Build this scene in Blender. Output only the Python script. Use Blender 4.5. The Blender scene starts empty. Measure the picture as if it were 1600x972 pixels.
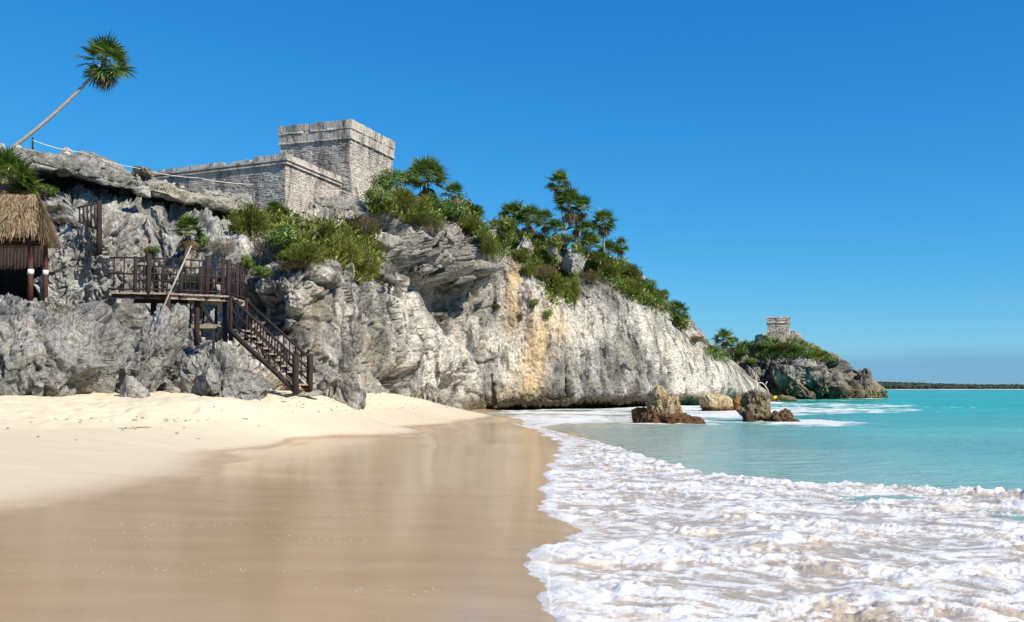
import bpy, math, random
import numpy as np
from mathutils import Vector, Matrix

# ------------------------------------------------------------------ camera, sky, sun, exposure
SC = bpy.context.scene
COL = SC.collection
F_PX, HORIZON, EYE = 1537.0, 607.0, 1.8
PITCH = math.atan((HORIZON - 486.0) / F_PX)
cam_d = bpy.data.cameras.new('camera')
cam_d.sensor_width = 36.0
cam_d.lens = F_PX / 1600.0 * 36.0
cam_d.clip_start, cam_d.clip_end = 0.1, 60000.0
cam = bpy.data.objects.new('camera', cam_d)
cam.location = (0, 0, EYE)
cam.rotation_euler = (math.pi / 2 + PITCH, 0, 0)
COL.objects.link(cam)
SC.camera = cam

SUN_AZ = math.radians(130)      # clockwise from the viewing direction (+Y): to the right and behind
SUN_EL = math.radians(40)
sun_dir = Vector((math.sin(SUN_AZ) * math.cos(SUN_EL), math.cos(SUN_AZ) * math.cos(SUN_EL), math.sin(SUN_EL)))
w = bpy.data.worlds.new('World')
SC.world = w
w.use_nodes = True
nt = w.node_tree
nt.nodes.clear()
n_out = nt.nodes.new('ShaderNodeOutputWorld')
n_bg = nt.nodes.new('ShaderNodeBackground')
n_sky = nt.nodes.new('ShaderNodeTexSky')
n_sky.sky_type = 'NISHITA'
n_sky.sun_disc = False
n_sky.sun_elevation = SUN_EL
n_sky.sun_rotation = SUN_AZ
n_sky.altitude = 0
n_sky.air_density = 1.0
n_sky.dust_density = 0.0
n_sky.ozone_density = 1.2
n_bg.inputs['Strength'].default_value = 0.106
nt.links.new(n_bg.outputs[0], n_out.inputs[0])
n_hsv = nt.nodes.new('ShaderNodeHueSaturation')
n_hsv.inputs['Saturation'].default_value = 1.12
nt.links.new(n_sky.outputs[0], n_hsv.inputs['Color'])
# a low bank of thin far cloud all round the horizon
n_tc = nt.nodes.new('ShaderNodeTexCoord')
n_sep = nt.nodes.new('ShaderNodeSeparateXYZ')
nt.links.new(n_tc.outputs['Generated'], n_sep.inputs[0])
n_map = nt.nodes.new('ShaderNodeMapping')
n_map.inputs['Scale'].default_value = (5, 5, 60)
nt.links.new(n_tc.outputs['Generated'], n_map.inputs[0])
n_nz = nt.nodes.new('ShaderNodeTexNoise')
n_nz.inputs['Scale'].default_value = 1.0
n_nz.inputs['Detail'].default_value = 5
nt.links.new(n_map.outputs[0], n_nz.inputs['Vector'])
n_ma = nt.nodes.new('ShaderNodeMath'); n_ma.operation = 'MULTIPLY_ADD'
n_ma.inputs[1].default_value = 0.026
nt.links.new(n_nz.outputs[0], n_ma.inputs[0]); nt.links.new(n_sep.outputs['Z'], n_ma.inputs[2])
n_mr = nt.nodes.new('ShaderNodeMapRange')
n_mr.inputs['From Min'].default_value = 0.054
n_mr.inputs['From Max'].default_value = 0.036
n_mr.inputs['To Max'].default_value = 0.62
nt.links.new(n_ma.outputs[0], n_mr.inputs['Value'])
n_mix = nt.nodes.new('ShaderNodeMix'); n_mix.data_type = 'RGBA'
nt.links.new(n_mr.outputs[0], n_mix.inputs['Factor'])
n_tint = nt.nodes.new('ShaderNodeMix'); n_tint.data_type = 'RGBA'; n_tint.blend_type = 'MULTIPLY'
n_tint.inputs['Factor'].default_value = 1.0; n_tint.inputs['B'].default_value = (0.66, 0.90, 1.10, 1)
nt.links.new(n_hsv.outputs[0], n_tint.inputs['A'])
n_sx = nt.nodes.new('ShaderNodeSeparateColor'); n_cx = nt.nodes.new('ShaderNodeCombineColor')
nt.links.new(n_tint.outputs['Result'], n_sx.inputs[0])
for i_, (pw, kk) in enumerate(((1.365, 0.444), (0.76, 0.595), (0.46, 0.813))):       # per-channel curves to a deeper, clearer blue
    m0 = nt.nodes.new('ShaderNodeMath'); m0.operation = 'MULTIPLY'; m0.inputs[1].default_value = 0.1443
    m1 = nt.nodes.new('ShaderNodeMath'); m1.operation = 'POWER'; m1.inputs[1].default_value = pw
    m2 = nt.nodes.new('ShaderNodeMath'); m2.operation = 'MULTIPLY'; m2.inputs[1].default_value = kk / 0.1443
    nt.links.new(n_sx.outputs[i_], m0.inputs[0]); nt.links.new(m0.outputs[0], m1.inputs[0]); nt.links.new(m1.outputs[0], m2.inputs[0]); nt.links.new(m2.outputs[0], n_cx.inputs[i_])
nt.links.new(n_cx.outputs[0], n_mix.inputs['A'])
n_mix.inputs['B'].default_value = (0.95, 2.45, 4.15, 1)
nt.links.new(n_mix.outputs['Result'], n_bg.inputs['Color'])

sun_l = bpy.data.lights.new('sun', 'SUN')
sun_l.energy = 4.9
sun_l.angle = math.radians(0.53)
sun_l.color = (1.0, 0.93, 0.81)
sun = bpy.data.objects.new('sun', sun_l)
sun.rotation_euler = (-sun_dir).to_track_quat('-Z', 'Y').to_euler()
sun.location = (60, -30, 60)
COL.objects.link(sun)
SC.view_settings.view_transform = 'Standard'
SC.view_settings.look = 'None'
SC.view_settings.exposure = 0.45
SC.view_settings.gamma = 1.0
SC.view_settings.use_curve_mapping = False
SC.cycles.use_denoising = True
SC.cycles.max_bounces = 6
SC.cycles.diffuse_bounces = 3
SC.cycles.glossy_bounces = 3
SC.cycles.transparent_max_bounces = 6

# ------------------------------------------------------------------ helpers
CP, SP = math.cos(PITCH), math.sin(PITCH)
def W(px, py, d):
    """the place that stands at depth d (metres along +Y) where the photograph shows (px, py)"""
    px = np.asarray(px, float); py = np.asarray(py, float); d = np.asarray(d, float)
    k = np.clip((690 - px) / 70, 0, 1)
    d = d * (1 - k) + np.interp(d, [0, 18, 24, 40, 50, 60, 66, 1e5], [0, 18, 27.5, 46.5, 53.8, 62, 66, 1e5]) * k
    cx = (px - 800) / F_PX; cy = (486 - py) / F_PX
    yy = CP - cy * SP; zz = SP + cy * CP
    s = d / yy
    return np.stack([cx * s, d + 0 * s, EYE + zz * s], -1)
def proj(P):
    P = np.asarray(P, float)
    x = P[..., 0]; y = P[..., 1]; z = P[..., 2] - EYE
    dep = y * CP + z * SP; up = -y * SP + z * CP
    return 800 + x / dep * F_PX, 486 - up / dep * F_PX, dep

_rs = np.random.RandomState(7)
_perm = np.concatenate([_rs.permutation(512)] * 2).astype(np.int32)
_g = _rs.normal(size=(512, 3)); _g /= np.linalg.norm(_g, axis=1)[:, None]
_g = _g.astype(np.float32)
_r = _rs.rand(512, 4).astype(np.float32)
_gx, _gy, _gz = (np.ascontiguousarray(_g[:, i]) for i in range(3))
_rx, _ry, _rz, _rw = (np.ascontiguousarray(_r[:, i]) for i in range(4))
from concurrent.futures import ThreadPoolExecutor
_pool = ThreadPoolExecutor(4)
def _chunked(fn, P, nout):
    P = np.asarray(P); sh = P.shape[:-1]
    Q = P.reshape(-1, 3).astype(np.float32); n = len(Q)
    outs = [np.empty(n, np.float32) for _ in range(nout)]
    def work(i):
        r = fn(Q[i:i + 32768])
        for o, v in zip(outs, r): o[i:i + 32768] = v
    list(_pool.map(work, range(0, n, 32768)))
    outs = [o.reshape(sh) for o in outs]
    return outs[0] if nout == 1 else outs
def _perlin(P):
    Pi = np.floor(P); Pf = P - Pi; Pi = Pi.astype(np.int32)
    u = Pf * Pf * Pf * (Pf * (Pf * 6 - 15) + 10)
    x, y, z = (np.ascontiguousarray(Pf[:, i]) for i in range(3)); ux, uy, uz = u[:, 0], u[:, 1], u[:, 2]
    ix, iy, iz = Pi[:, 0], Pi[:, 1], Pi[:, 2]
    out = np.zeros(len(P), np.float32)
    for a in (0, 1):
        ha = _perm[(ix + a) & 511]; wa = ux if a else 1 - ux
        for b in (0, 1):
            hb = _perm[(ha + iy + b) & 511]; wb = wa * (uy if b else 1 - uy)
            for c in (0, 1):
                h = _perm[(hb + iz + c) & 511]
                out += wb * (uz if c else 1 - uz) * (_gx[h] * (x - a) + _gy[h] * (y - b) + _gz[h] * (z - c))
    return (out * 1.6,)
def perlin(P): return _chunked(_perlin, P, 1)
def _voro(P):
    Pi = np.floor(P); Pf = P - Pi; Pi = Pi.astype(np.int32)
    px, py, pz = (np.ascontiguousarray(Pf[:, i]) for i in range(3))
    n = len(P)
    f1 = np.full(n, 9.0, np.float32); f2 = f1.copy(); hb_ = np.zeros(n, np.int32)
    bx, by, bz = (np.zeros(n, np.float32) for _ in range(3))
    for a in (-1, 0, 1):
        ha = _perm[(Pi[:, 0] + a) & 511]
        for b in (-1, 0, 1):
            hb = _perm[(ha + Pi[:, 1] + b) & 511]
            for c in (-1, 0, 1):
                h = _perm[(hb + Pi[:, 2] + c) & 511]
                dx = _rx[h] + (a - px); dy = _ry[h] + (b - py); dz = _rz[h] + (c - pz)
                dd = dx * dx + dy * dy + dz * dz
                m = dd < f1
                np.minimum(f2, dd, out=f2); f2[m] = f1[m]
                f1[m] = dd[m]; hb_[m] = h[m]; bx[m] = dx[m]; by[m] = dy[m]; bz[m] = dz[m]
    g = _perm[(hb_ + 77) & 511]
    return np.sqrt(f1), np.sqrt(f2), _rw[hb_], -(_gx[g] * bx + _gy[g] * by + _gz[g] * bz)
def voronoi(P):
    """F1, F2, a random number for the nearest cell, and a tilted facet over that cell"""
    return _chunked(_voro, P, 4)
def fbm(P, octv=4, gain=0.5, lac=2.03):
    o = 0; a = 1; t = 0
    for i in range(octv):
        o = o + a * perlin(P + 17.3 * i); t += a; a *= gain; P = P * lac
    return o / t
def ridged(P, octv=3, gain=0.5, lac=2.1):
    o = 0; a = 1; t = 0
    for i in range(octv):
        o = o + a * (1 - 2 * np.abs(perlin(P + 9.1 * i))); t += a; a *= gain; P = P * lac
    return o / t
def sstep(x, a, b):
    t = np.clip((x - a) / (b - a), 0, 1)
    return t * t * (3 - 2 * t)
def gauss(P, c, r):
    d = (P - np.asarray(c)) / np.asarray(r)
    return np.exp(-(d * d).sum(-1))

def tag(o, label=None, cat=None, group=None, kind=None):
    if label: o['label'] = label
    if cat: o['category'] = cat
    if group: o['group'] = group
    if kind: o['kind'] = kind
    return o
def link(o, parent=None):
    COL.objects.link(o)
    if parent is not None: o.parent = parent
    return o
def empty(name, loc=(0, 0, 0), rz=0.0):
    o = bpy.data.objects.new(name, None)
    o.location = loc; o.rotation_euler = (0, 0, rz); o.empty_display_size = 0.3
    return link(o)
def np_mesh(name, V, Fq, mat=None, smooth=True, cols=None, colname='tint', attrs=None):
    """mesh from numpy arrays; Fq is (n,3) or (n,4)"""
    me = bpy.data.meshes.new(name)
    V = np.ascontiguousarray(V, np.float32).reshape(-1, 3); Fq = np.ascontiguousarray(Fq, np.int32)
    k = Fq.shape[1]
    me.vertices.add(len(V)); me.vertices.foreach_set('co', V.ravel())
    me.loops.add(Fq.size); me.loops.foreach_set('vertex_index', Fq.ravel())
    me.polygons.add(len(Fq))
    me.polygons.foreach_set('loop_start', np.arange(0, Fq.size, k, dtype=np.int32))
    me.polygons.foreach_set('use_smooth', np.full(len(Fq), smooth, dtype=bool))
    me.update(calc_edges=True)
    if cols is not None:
        at = me.color_attributes.new(colname, 'FLOAT_COLOR', 'POINT')
        c = np.ones((len(V), 4), np.float32); c[:, :3] = np.asarray(cols).reshape(-1, 3)
        at.data.foreach_set('color', c.ravel())
    for nm, val in (attrs or {}).items():
        at = me.attributes.new(nm, 'FLOAT', 'POINT')
        at.data.foreach_set('value', np.ascontiguousarray(val, np.float32).ravel())
    if mat: me.materials.append(mat)
    return me
def grid_faces(nr, nc):
    i = np.arange(nr - 1)[:, None] * nc + np.arange(nc - 1)[None, :]
    return np.stack([i, i + 1, i + nc + 1, i + nc], -1).reshape(-1, 4)
def compact(V, F, keep, *arrs):
    F = F[keep]
    used = np.zeros(len(V), bool); used[F.ravel()] = True
    idx = np.cumsum(used) - 1
    return (V[used], idx[F]) + tuple(a[used] for a in arrs)

class MB:
    """collects boxes, bars and tubes; build() links them as one mesh object"""
    def __init__(self): self.v = []; self.f = []
    def quad(self, a, b, c, d):
        n = len(self.v); self.v += [tuple(a), tuple(b), tuple(c), tuple(d)]; self.f.append((n, n + 1, n + 2, n + 3))
    def hexa(self, c8):
        n = len(self.v); self.v += [tuple(p) for p in c8]
        for q in ((0, 3, 2, 1), (4, 5, 6, 7), (0, 1, 5, 4), (1, 2, 6, 5), (2, 3, 7, 6), (3, 0, 4, 7)):
            self.f.append(tuple(n + i for i in q))
    def box(self, c, s, u=(1, 0, 0), v=(0, 1, 0), ww=(0, 0, 1)):
        c, u, v, ww = map(lambda t: np.asarray(t, float), (c, u, v, ww))
        u = u * s[0] / 2; v = v * s[1] / 2; ww = ww * s[2] / 2
        self.hexa([c - u - v - ww, c + u - v - ww, c + u + v - ww, c - u + v - ww, c - u - v + ww, c + u - v + ww, c + u + v + ww, c - u + v + ww])
    def tube(self, pts, radii, n=7, cap=True, jit=0.0, rnd=None):
        pts = [np.asarray(p, float) for p in pts]
        base = len(self.v)
        for i, p in enumerate(pts):
            t = pts[min(i + 1, len(pts) - 1)] - pts[max(i - 1, 0)]
            t = t / (np.linalg.norm(t) + 1e-9)
            a = np.cross(t, (0, 0, 1.0)) if abs(t[2]) < 0.9 else np.cross(t, (1.0, 0, 0))
            a = a / np.linalg.norm(a); b = np.cross(a, t)
            r = radii[i] if hasattr(radii, '__len__') else radii
            for k in range(n):
                an = 2 * math.pi * k / n
                rr = r * (1 + (rnd.uniform(-jit, jit) if rnd else 0))
                self.v.append(tuple(p + rr * (math.cos(an) * a + math.sin(an) * b)))
        for i in range(len(pts) - 1):
            for k in range(n):
                q = base + i * n; k2 = (k + 1) % n
                self.f.append((q + k, q + k2, q + n + k2, q + n + k))
        if cap:
            self.f.append(tuple(base + k for k in reversed(range(n))))
            self.f.append(tuple(base + (len(pts) - 1) * n + k for k in range(n)))
    def mesh(self, name, mat=None, smooth=False):
        me = bpy.data.meshes.new(name)
        me.from_pydata(self.v, [], self.f); me.update()
        if smooth: me.polygons.foreach_set('use_smooth', [True] * len(me.polygons))
        if mat: me.materials.append(mat)
        return me
    def build(self, name, mat=None, parent=None, smooth=False):
        return link(bpy.data.objects.new(name, self.mesh(name, mat, smooth)), parent)

# ------------------------------------------------------------------ materials
def new_mat(name):
    m = bpy.data.materials.new(name); m.use_nodes = True
    t = m.node_tree; t.nodes.clear()
    o = t.nodes.new('ShaderNodeOutputMaterial')
    b = t.nodes.new('ShaderNodeBsdfPrincipled')
    t.links.new(b.outputs[0], o.inputs[0])
    return m, t, b, o
def N(t, typ, **kw):
    n = t.nodes.new('ShaderNode' + typ)
    for k, v in kw.items(): setattr(n, k, v)
    return n
def noise_node(t, scale, detail=4, rough=0.6, vec=None, stretch=None):
    n = N(t, 'TexNoise'); n.inputs['Scale'].default_value = scale; n.inputs['Detail'].default_value = detail; n.inputs['Roughness'].default_value = rough
    if vec is None: vec = N(t, 'NewGeometry').outputs['Position']
    if stretch:
        mp = N(t, 'Mapping'); mp.inputs['Scale'].default_value = stretch
        t.links.new(vec, mp.inputs[0]); vec = mp.outputs[0]
    t.links.new(vec, n.inputs['Vector'])
    return n
def ramp(t, fac, stops):
    r = N(t, 'ValToRGB')
    e = r.color_ramp.elements
    while len(e) < len(stops): e.new(0.5)
    for el, (p, c) in zip(e, stops):
        el.position = p; el.color = (c[0], c[1], c[2], 1) if hasattr(c, '__len__') else (c, c, c, 1)
    t.links.new(fac, r.inputs[0])
    return r
def mixc(t, fac, a, b, mode='MIX'):
    m = N(t, 'Mix', data_type='RGBA', blend_type=mode)
    for s, k in ((fac, 'Factor'), (a, 'A'), (b, 'B')):
        if hasattr(s, 'links') or hasattr(s, 'is_linked'): t.links.new(s, m.inputs[k])
        else: m.inputs[k].default_value = s if not hasattr(s, '__len__') else (s[0], s[1], s[2], 1)
    return m.outputs['Result']
def bump(t, b, height, strength, dist):
    n = N(t, 'Bump'); n.inputs['Strength'].default_value = strength; n.inputs['Distance'].default_value = dist
    t.links.new(height, n.inputs['Height']); t.links.new(n.outputs[0], b.inputs['Normal'])
    return n

def rock_material():
    m, t, b, o = new_mat('limestone')
    at = N(t, 'Attribute', attribute_name='tint')
    n1 = noise_node(t, 5.5, 6, 0.75)
    n2 = noise_node(t, 16.0, 4, 0.7)
    r1 = ramp(t, n1.outputs[0], [(0.33, 0.38), (0.47, 0.86), (0.56, 1.08), (0.68, 1.42)])
    r2 = ramp(t, n2.outputs[0], [(0.33, 0.55), (0.5, 1.0), (0.66, 1.22)])
    c = mixc(t, 1.0, at.outputs['Color'], r1.outputs[0], 'MULTIPLY')
    c = mixc(t, 1.0, c, r2.outputs[0], 'MULTIPLY')
    t.links.new(c, b.inputs['Base Color'])
    b.inputs['Roughness'].default_value = 0.92
    b.inputs['Specular IOR Level'].default_value = 0.2
    v = N(t, 'TexVoronoi'); v.inputs['Scale'].default_value = 3.2
    t.links.new(N(t, 'NewGeometry').outputs['Position'], v.inputs['Vector'])
    add = N(t, 'Math', operation='MULTIPLY_ADD'); add.inputs[1].default_value = 0.6
    t.links.new(v.outputs['Distance'], add.inputs[0]); t.links.new(n1.outputs[0], add.inputs[2])
    add2 = N(t, 'Math', operation='MULTIPLY_ADD'); add2.inputs[1].default_value = 0.35
    t.links.new(n2.outputs[0], add2.inputs[0]); t.links.new(add.outputs[0], add2.inputs[2])
    bump(t, b, add2.outputs[0], 0.9, 0.22)
    return m
ROCK = rock_material()
# ------------------------------------------------------------------ beach
def tps(ctrl):
    C = np.array(ctrl, float); P = C[:, :2]; z = C[:, 2]; n = len(P)
    def phi(r2): return np.where(r2 > 1e-9, 0.5 * r2 * np.log(r2 + 1e-12), 0)
    K = phi(((P[:, None] - P[None]) ** 2).sum(-1)) + 0.02 * np.eye(n)
    A = np.zeros((n + 3, n + 3)); A[:n, :n] = K; A[:n, n] = 1; A[:n, n + 1:] = P; A[n, :n] = 1; A[n + 1:, :n] = P.T
    s = np.linalg.solve(A, np.concatenate([z, np.zeros(3)]))
    def f(X, Y):
        out = s[n] + s[n + 1] * X + s[n + 2] * Y
        for i in range(n):
            out = out + s[i] * phi((X - P[i, 0]) ** 2 + (Y - P[i, 1]) ** 2)
        return out
    return f
_c = []
for a in ((-200, 634, 23), (-60, 626, 24.5), (0, 622, 25.3), (100, 629, 26.5), (160, 631, 27), (200, 620, 28.5), (270, 614, 29.5), (360, 624, 30), (440, 616, 31), (480, 611, 34), (560, 618, 41),
          (600, 614, 48), (640, 622, 58), (700, 636, 68), (745, 640, 74.5), (800, 643, 80), (400, 638, 27)):
    _c.append(tuple(W(*a)))
SHORE = np.array([(-30, 0.6), (-8, 0.5), (4, 0.35), (7.5, 0.3), (10, 0.35), (12.4, 0.7), (20, 1.35), (33, 1.5), (45, 0.8), (55, -0.4), (64, -1.9), (72, -3.2), (78, -4.0), (90, -5)])
def shore_x(Y): return np.interp(Y, SHORE[:, 0], SHORE[:, 1])
for Y in (-20, -6, 4, 8, 12, 18, 26, 34, 44, 55, 64, 72):
    sx = float(shore_x(Y))
    _c.append((sx, Y, 0.03)); _c.append((sx + 3.5, Y, -0.25)); _c.append((sx + 10, Y, -0.7)); _c.append((sx + 30, Y, -2.2))
for X, Y in ((-6, -20), (-6, -6), (-6, 6), (-6.6, 12.7), (-5.4, 18.5), (-6.8, 25), (-7, 31), (-4.6, 40), (-2.4, 49)): _c.append((X, Y, 0.19))
for X, Y in ((-3, -6), (-3, 6), (-3, 12), (-3, 20), (-3, 30), (-1.5, 40)): _c.append((X, Y, 0.10))
for p in ((-14, -15, .9), (-14, 4, .9), (-14, 13, 1.0), (-22, 18, 1.6), (-35, 0, 2.0), (-35, 25, 2.2), (-30, 45, 2.0), (-15, 60, 1.6), (-12, 90, 0.5), (0, 95, -0.5)): _c.append(p)
beach_z0 = tps(_c)
def beach_z(X, Y):
    z = beach_z0(X, Y)
    z = z - 0.12 * np.log1p(np.exp(np.clip((z - 1.66) / 0.12, -40, 40)))      # the berm levels off
    lo = 0.026 * np.clip(shore_x(Y) - X, 0, 9)                                  # the wet sand falls evenly to the water
    z = np.where(lo > 0, np.maximum(z, lo) + 0.012 * np.exp(-np.abs(z - lo) / 0.05), z)
    return np.maximum(z, -3.0)

def lod_grid(y0, y1, ky, t0, t1, nt_):
    ny = int(math.log(y1 / y0) / ky) + 1
    Y = y0 * np.exp(np.linspace(0, math.log(y1 / y0), ny))
    T = np.linspace(t0, t1, nt_)
    return Y[:, None] + 0 * T[None], Y[:, None] * T[None]

def make_beach():
    OY = 12.0      # the grid fans out from a point behind the viewer so that the sheet also lies under and behind
    Yg, Xg = lod_grid(3.0, 108.0, 0.0042, -0.95, 0.28, 620)
    Y = Yg - OY; X = Xg * 1.0
    Z = beach_z(X, Y)
    P = np.stack([X, Y, 0 * X], -1)
    s = shore_x(Y) - X                      # metres up from the waterline
    lob = fbm(P * np.array([.22, .16, 1]) + 5, 3)
    wetline = np.interp(Y, [-10, 5, 9, 12, 16, 19, 24, 28, 36, 44, 52, 60, 70], [6.6, 6.7, 6.9, 7.2, 6.5, 6.7, 7.6, 8.2, 7.6, 5.6, 3.2, 2.2, 1.5])
    dryness = sstep(Z + 0.05 * lob + 0.03 * fbm(P * np.array([1.5, .5, 1]) + 9, 2), 0.195, 0.315)
    soft = sstep(Z + .25 * fbm(P * .5, 3), .72, 1.12)      # trampled dry sand by the rocks
    tramp = fbm(P * 2.3, 4) * 0.075 + ridged(P * 1.1, 2) * 0.06
    f1, f2, rid, _ = voronoi(P * np.array([1.7, 1.4, 1]))
    tramp -= 0.10 * np.exp(-(f1 / 0.3) ** 2) * (rid > .35)
    Z = Z + soft * tramp + dryness * (1 - soft) * (0.012 * fbm(P * 0.9, 3)) + (1 - dryness) * 0.006 * fbm(P * np.array([.5, .35, 1]), 2)
    V = np.stack([X, Y, Z], -1).reshape(-1, 3)
    F = grid_faces(*X.shape)
    zc = V[F[:, 0], 2]
    V, F, dr, so = compact(V, F, zc > -1.6, dryness.reshape(-1), soft.reshape(-1))
    m, t, b, o = new_mat('sand')
    ad = N(t, 'Attribute', attribute_name='dry').outputs['Fac']
    n1 = noise_node(t, 1.2, 5, 0.6, stretch=(0.45, 1.6, 1))
    n2 = noise_node(t, 55, 3, 0.6)
    n3 = noise_node(t, 0.5, 3, 0.5, stretch=(0.5, 1.0, 1))
    wetc = ramp(t, n1.outputs[0], [(0.3, (0.405, 0.272, 0.148)), (0.7, (0.475, 0.33, 0.188))])
    dryc = ramp(t, n1.outputs[0], [(0.3, (0.555, 0.462, 0.325)), (0.7, (0.605, 0.512, 0.37))])
    grain = ramp(t, n2.outputs[0], [(0.3, 0.9), (0.7, 1.06)])
    so_ = N(t, 'Attribute', attribute_name='soft').outputs['Fac']
    dry2 = mixc(t, so_, dryc.outputs[0], (0.66, 0.555, 0.385))        # loose, fully dry sand by the rocks is paler and yellower
    c = mixc(t, ad, wetc.outputs[0], dry2)
    c = mixc(t, 1.0, c, grain.outputs[0], 'MULTIPLY')
    t.links.new(c, b.inputs['Base Color'])
    mr = N(t, 'MapRange'); mr.inputs['From Min'].default_value = 0.0; mr.inputs['From Max'].default_value = 0.6
    mr.inputs['To Min'].default_value = 0.17; mr.inputs['To Max'].default_value = 0.95
    t.links.new(ad, mr.inputs['Value'])
    t.links.new(mr.outputs[0], b.inputs['Roughness'])
    sp = N(t, 'MapRange'); sp.inputs['To Min'].default_value = 0.42; sp.inputs['To Max'].default_value = 0.06
    t.links.new(ad, sp.inputs['Value']); t.links.new(sp.outputs[0], b.inputs['Specular IOR Level'])
    b.inputs['IOR'].default_value = 1.4
    mulb = N(t, 'Math', operation='MULTIPLY'); t.links.new(n2.outputs[0], mulb.inputs[0]); t.links.new(ad, mulb.inputs[1])
    bump(t, b, mulb.outputs[0], 0.35, 0.02)
    me = np_mesh('beach', V, F, m, True, attrs={'dry': dr, 'soft': so})
    tag(link(bpy.data.objects.new('beach', me)), 'pale sand beach, wet and shiny towards the surf, dry by the cliff', kind='structure')
make_beach()

# ------------------------------------------------------------------ sea
def make_sea():
    rows = [3.5 * math.exp(i * 0.011) for i in range(int(math.log(160 / 3.5) / 0.011))]
    y = 165.0
    while y < 26000: rows.append(y); y *= 1.06
    Y = np.array(rows); T = np.linspace(-0.35, 1.5, 560)
    Yg = Y[:, None] + 0 * T[None]; Xg = Yg * T[None] + 0.0
    Yg = Yg - 2.0
    P = np.stack([Xg, Yg, 0 * Xg], -1)
    near = 1 - sstep(Yg, 90, 260)
    # long low swells that run in towards the beach plus chop
    ph = 0.55 * Xg + 0.42 * Yg + 2.2 * fbm(P * 0.05, 2)
    Z = near * (0.035 * np.sin(ph * 0.9) + 0.05 * fbm(P * np.array([.25, .7, 1]), 3) + 0.02 * fbm(P * np.array([1.2, 3.0, 1]), 2))
    Z *= sstep(Xg - shore_x(Yg), 0.5, 6) * 0.85 + 0.15
    Z -= 0.16 * (1 - sstep(Xg - shore_x(np.clip(Yg, -30, 78)), 0.6, 2.6)) * (Yg < 70)
    # how the colour changes with depth of water and sand stirred up
    px, py, _ = proj(np.stack([Xg, Yg, Z], -1))
    off = Xg - shore_x(np.clip(Yg, -30, 78))
    shallow = np.exp(-np.maximum(off, 0) / 5.0) * (1 - sstep(Yg, 60, 85)) + 0.8 * np.exp(-((Xg - 4) / 6.5) ** 2 - ((Yg - 66) / 20.0) ** 2)
    shallow = np.clip(shallow * (1 + 0.5 * fbm(P * 0.18, 3)), 0, 1)
    deep = sstep(Yg + 0.9 * Xg + 7 * fbm(P * 0.02 + 3, 3), 30, 150)
    # foam washing round the rocks and along the foot of the cliff
    f = 0
    for (cx, cy, rx, ry, a) in ((3, 58, 6, 12, .85), (8, 52, 5.5, 5, .75), (15, 52, 5, 6, .8), (4, 72, 9, 8, .9), (13, 66, 8, 10, .8), (17, 78, 11, 14, .9), (26, 82, 10, 16, .75), (33, 104, 15, 30, .62), (48, 120, 11, 30, .35), (14, 82, 9, 9, .95),
                              (62, 170, 6, 7, 0.8), (68, 176, 8, 5, .6), (46, 152, 18, 14, .5)):
        f = np.maximum(f, a * np.exp(-((Xg - cx) / rx) ** 2 - ((Yg - cy) / ry) ** 2))
    foot = np.interp(Xg, [-6, -1.6, 5, 12, 19, 25, 34], [76, 81, 85, 90, 98, 108, 126])
    f = np.maximum(f, np.exp(-((Yg - foot) / 5.0) ** 2) * (Xg < 34) * (Xg > -6))
    lace = ridged(P * np.array([.35, .14, 1]) + 3 * fbm(P * 0.12, 2)[..., None], 3)
    streak = fbm(P * np.array([.22, .55, 1]) + 31, 4)
    foam = sstep(f + 0.32 * lace + 0.55 * streak, 0.52, 0.95) * (f > 0.04)
    caps = sstep(fbm(P * np.array([.05, .16, 1]) + 70, 4), 0.36, 0.5) * sstep(Yg, 60, 110) * (1 - sstep(Yg, 300, 600)) * 0.5
    foam = np.maximum(foam, caps * 0.7)
    Z += foam * near * (0.05 + 0.10 * np.clip(fbm(P * np.array([.8, .8, 1]), 3), 0, 1))
    V = np.stack([Xg, Yg, Z], -1).reshape(-1, 3); F = grid_faces(*Xg.shape)
    bz = beach_z(V[:, 0], np.clip(V[:, 1], -30, 95))
    under = (bz > V[:, 2] + 0.25) & (V[:, 1] < 95)
    V, F, fo, sh, de = compact(V, F, ~under[F].all(1), foam.reshape(-1), shallow.reshape(-1), deep.reshape(-1))
    m, t, b, o = new_mat('sea_water')
    A = lambda nme: N(t, 'Attribute', attribute_name=nme).outputs['Fac']
    nz = noise_node(t, 0.25, 4, 0.6, stretch=(0.3, 1.2, 1))
    c1 = ramp(t, nz.outputs[0], [(0.3, (0.085, 0.31, 0.265)), (0.7, (0.135, 0.36, 0.31))])
    c2 = ramp(t, nz.outputs[0], [(0.3, (0.002, 0.275, 0.205)), (0.7, (0.006, 0.35, 0.26))])
    c = mixc(t, A('deep'), c1.outputs[0], c2.outputs[0])
    nb = noise_node(t, 0.045, 4, 0.6, stretch=(0.35, 1.5, 1)); rb = ramp(t, nb.outputs[0], [(0.35, 0.80), (0.65, 1.12)])
    c = mixc(t, 1.0, c, rb.outputs[0], 'MULTIPLY')
    c = mixc(t, A('shallow'), c, (0.40, 0.36, 0.27))
    nf = noise_node(t, 1.6, 5, 0.7, stretch=(0.6, 1.6, 1))
    ff = N(t, 'Math', operation='MULTIPLY_ADD'); ff.inputs[1].default_value = 1.0
    nf2 = N(t, 'MapRange'); nf2.inputs['From Min'].default_value = 0.3; nf2.inputs['From Max'].default_value = 0.7; nf2.inputs['To Min'].default_value = -0.35; nf2.inputs['To Max'].default_value = 0.3
    t.links.new(nf.outputs[0], nf2.inputs[0])
    t.links.new(A('foam'), ff.inputs[0]); t.links.new(nf2.outputs[0], ff.inputs[2])
    fm = N(t, 'MapRange'); fm.inputs['From Min'].default_value = 0.3; fm.inputs['From Max'].default_value = 0.85
    t.links.new(ff.outputs[0], fm.inputs[0])
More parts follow.
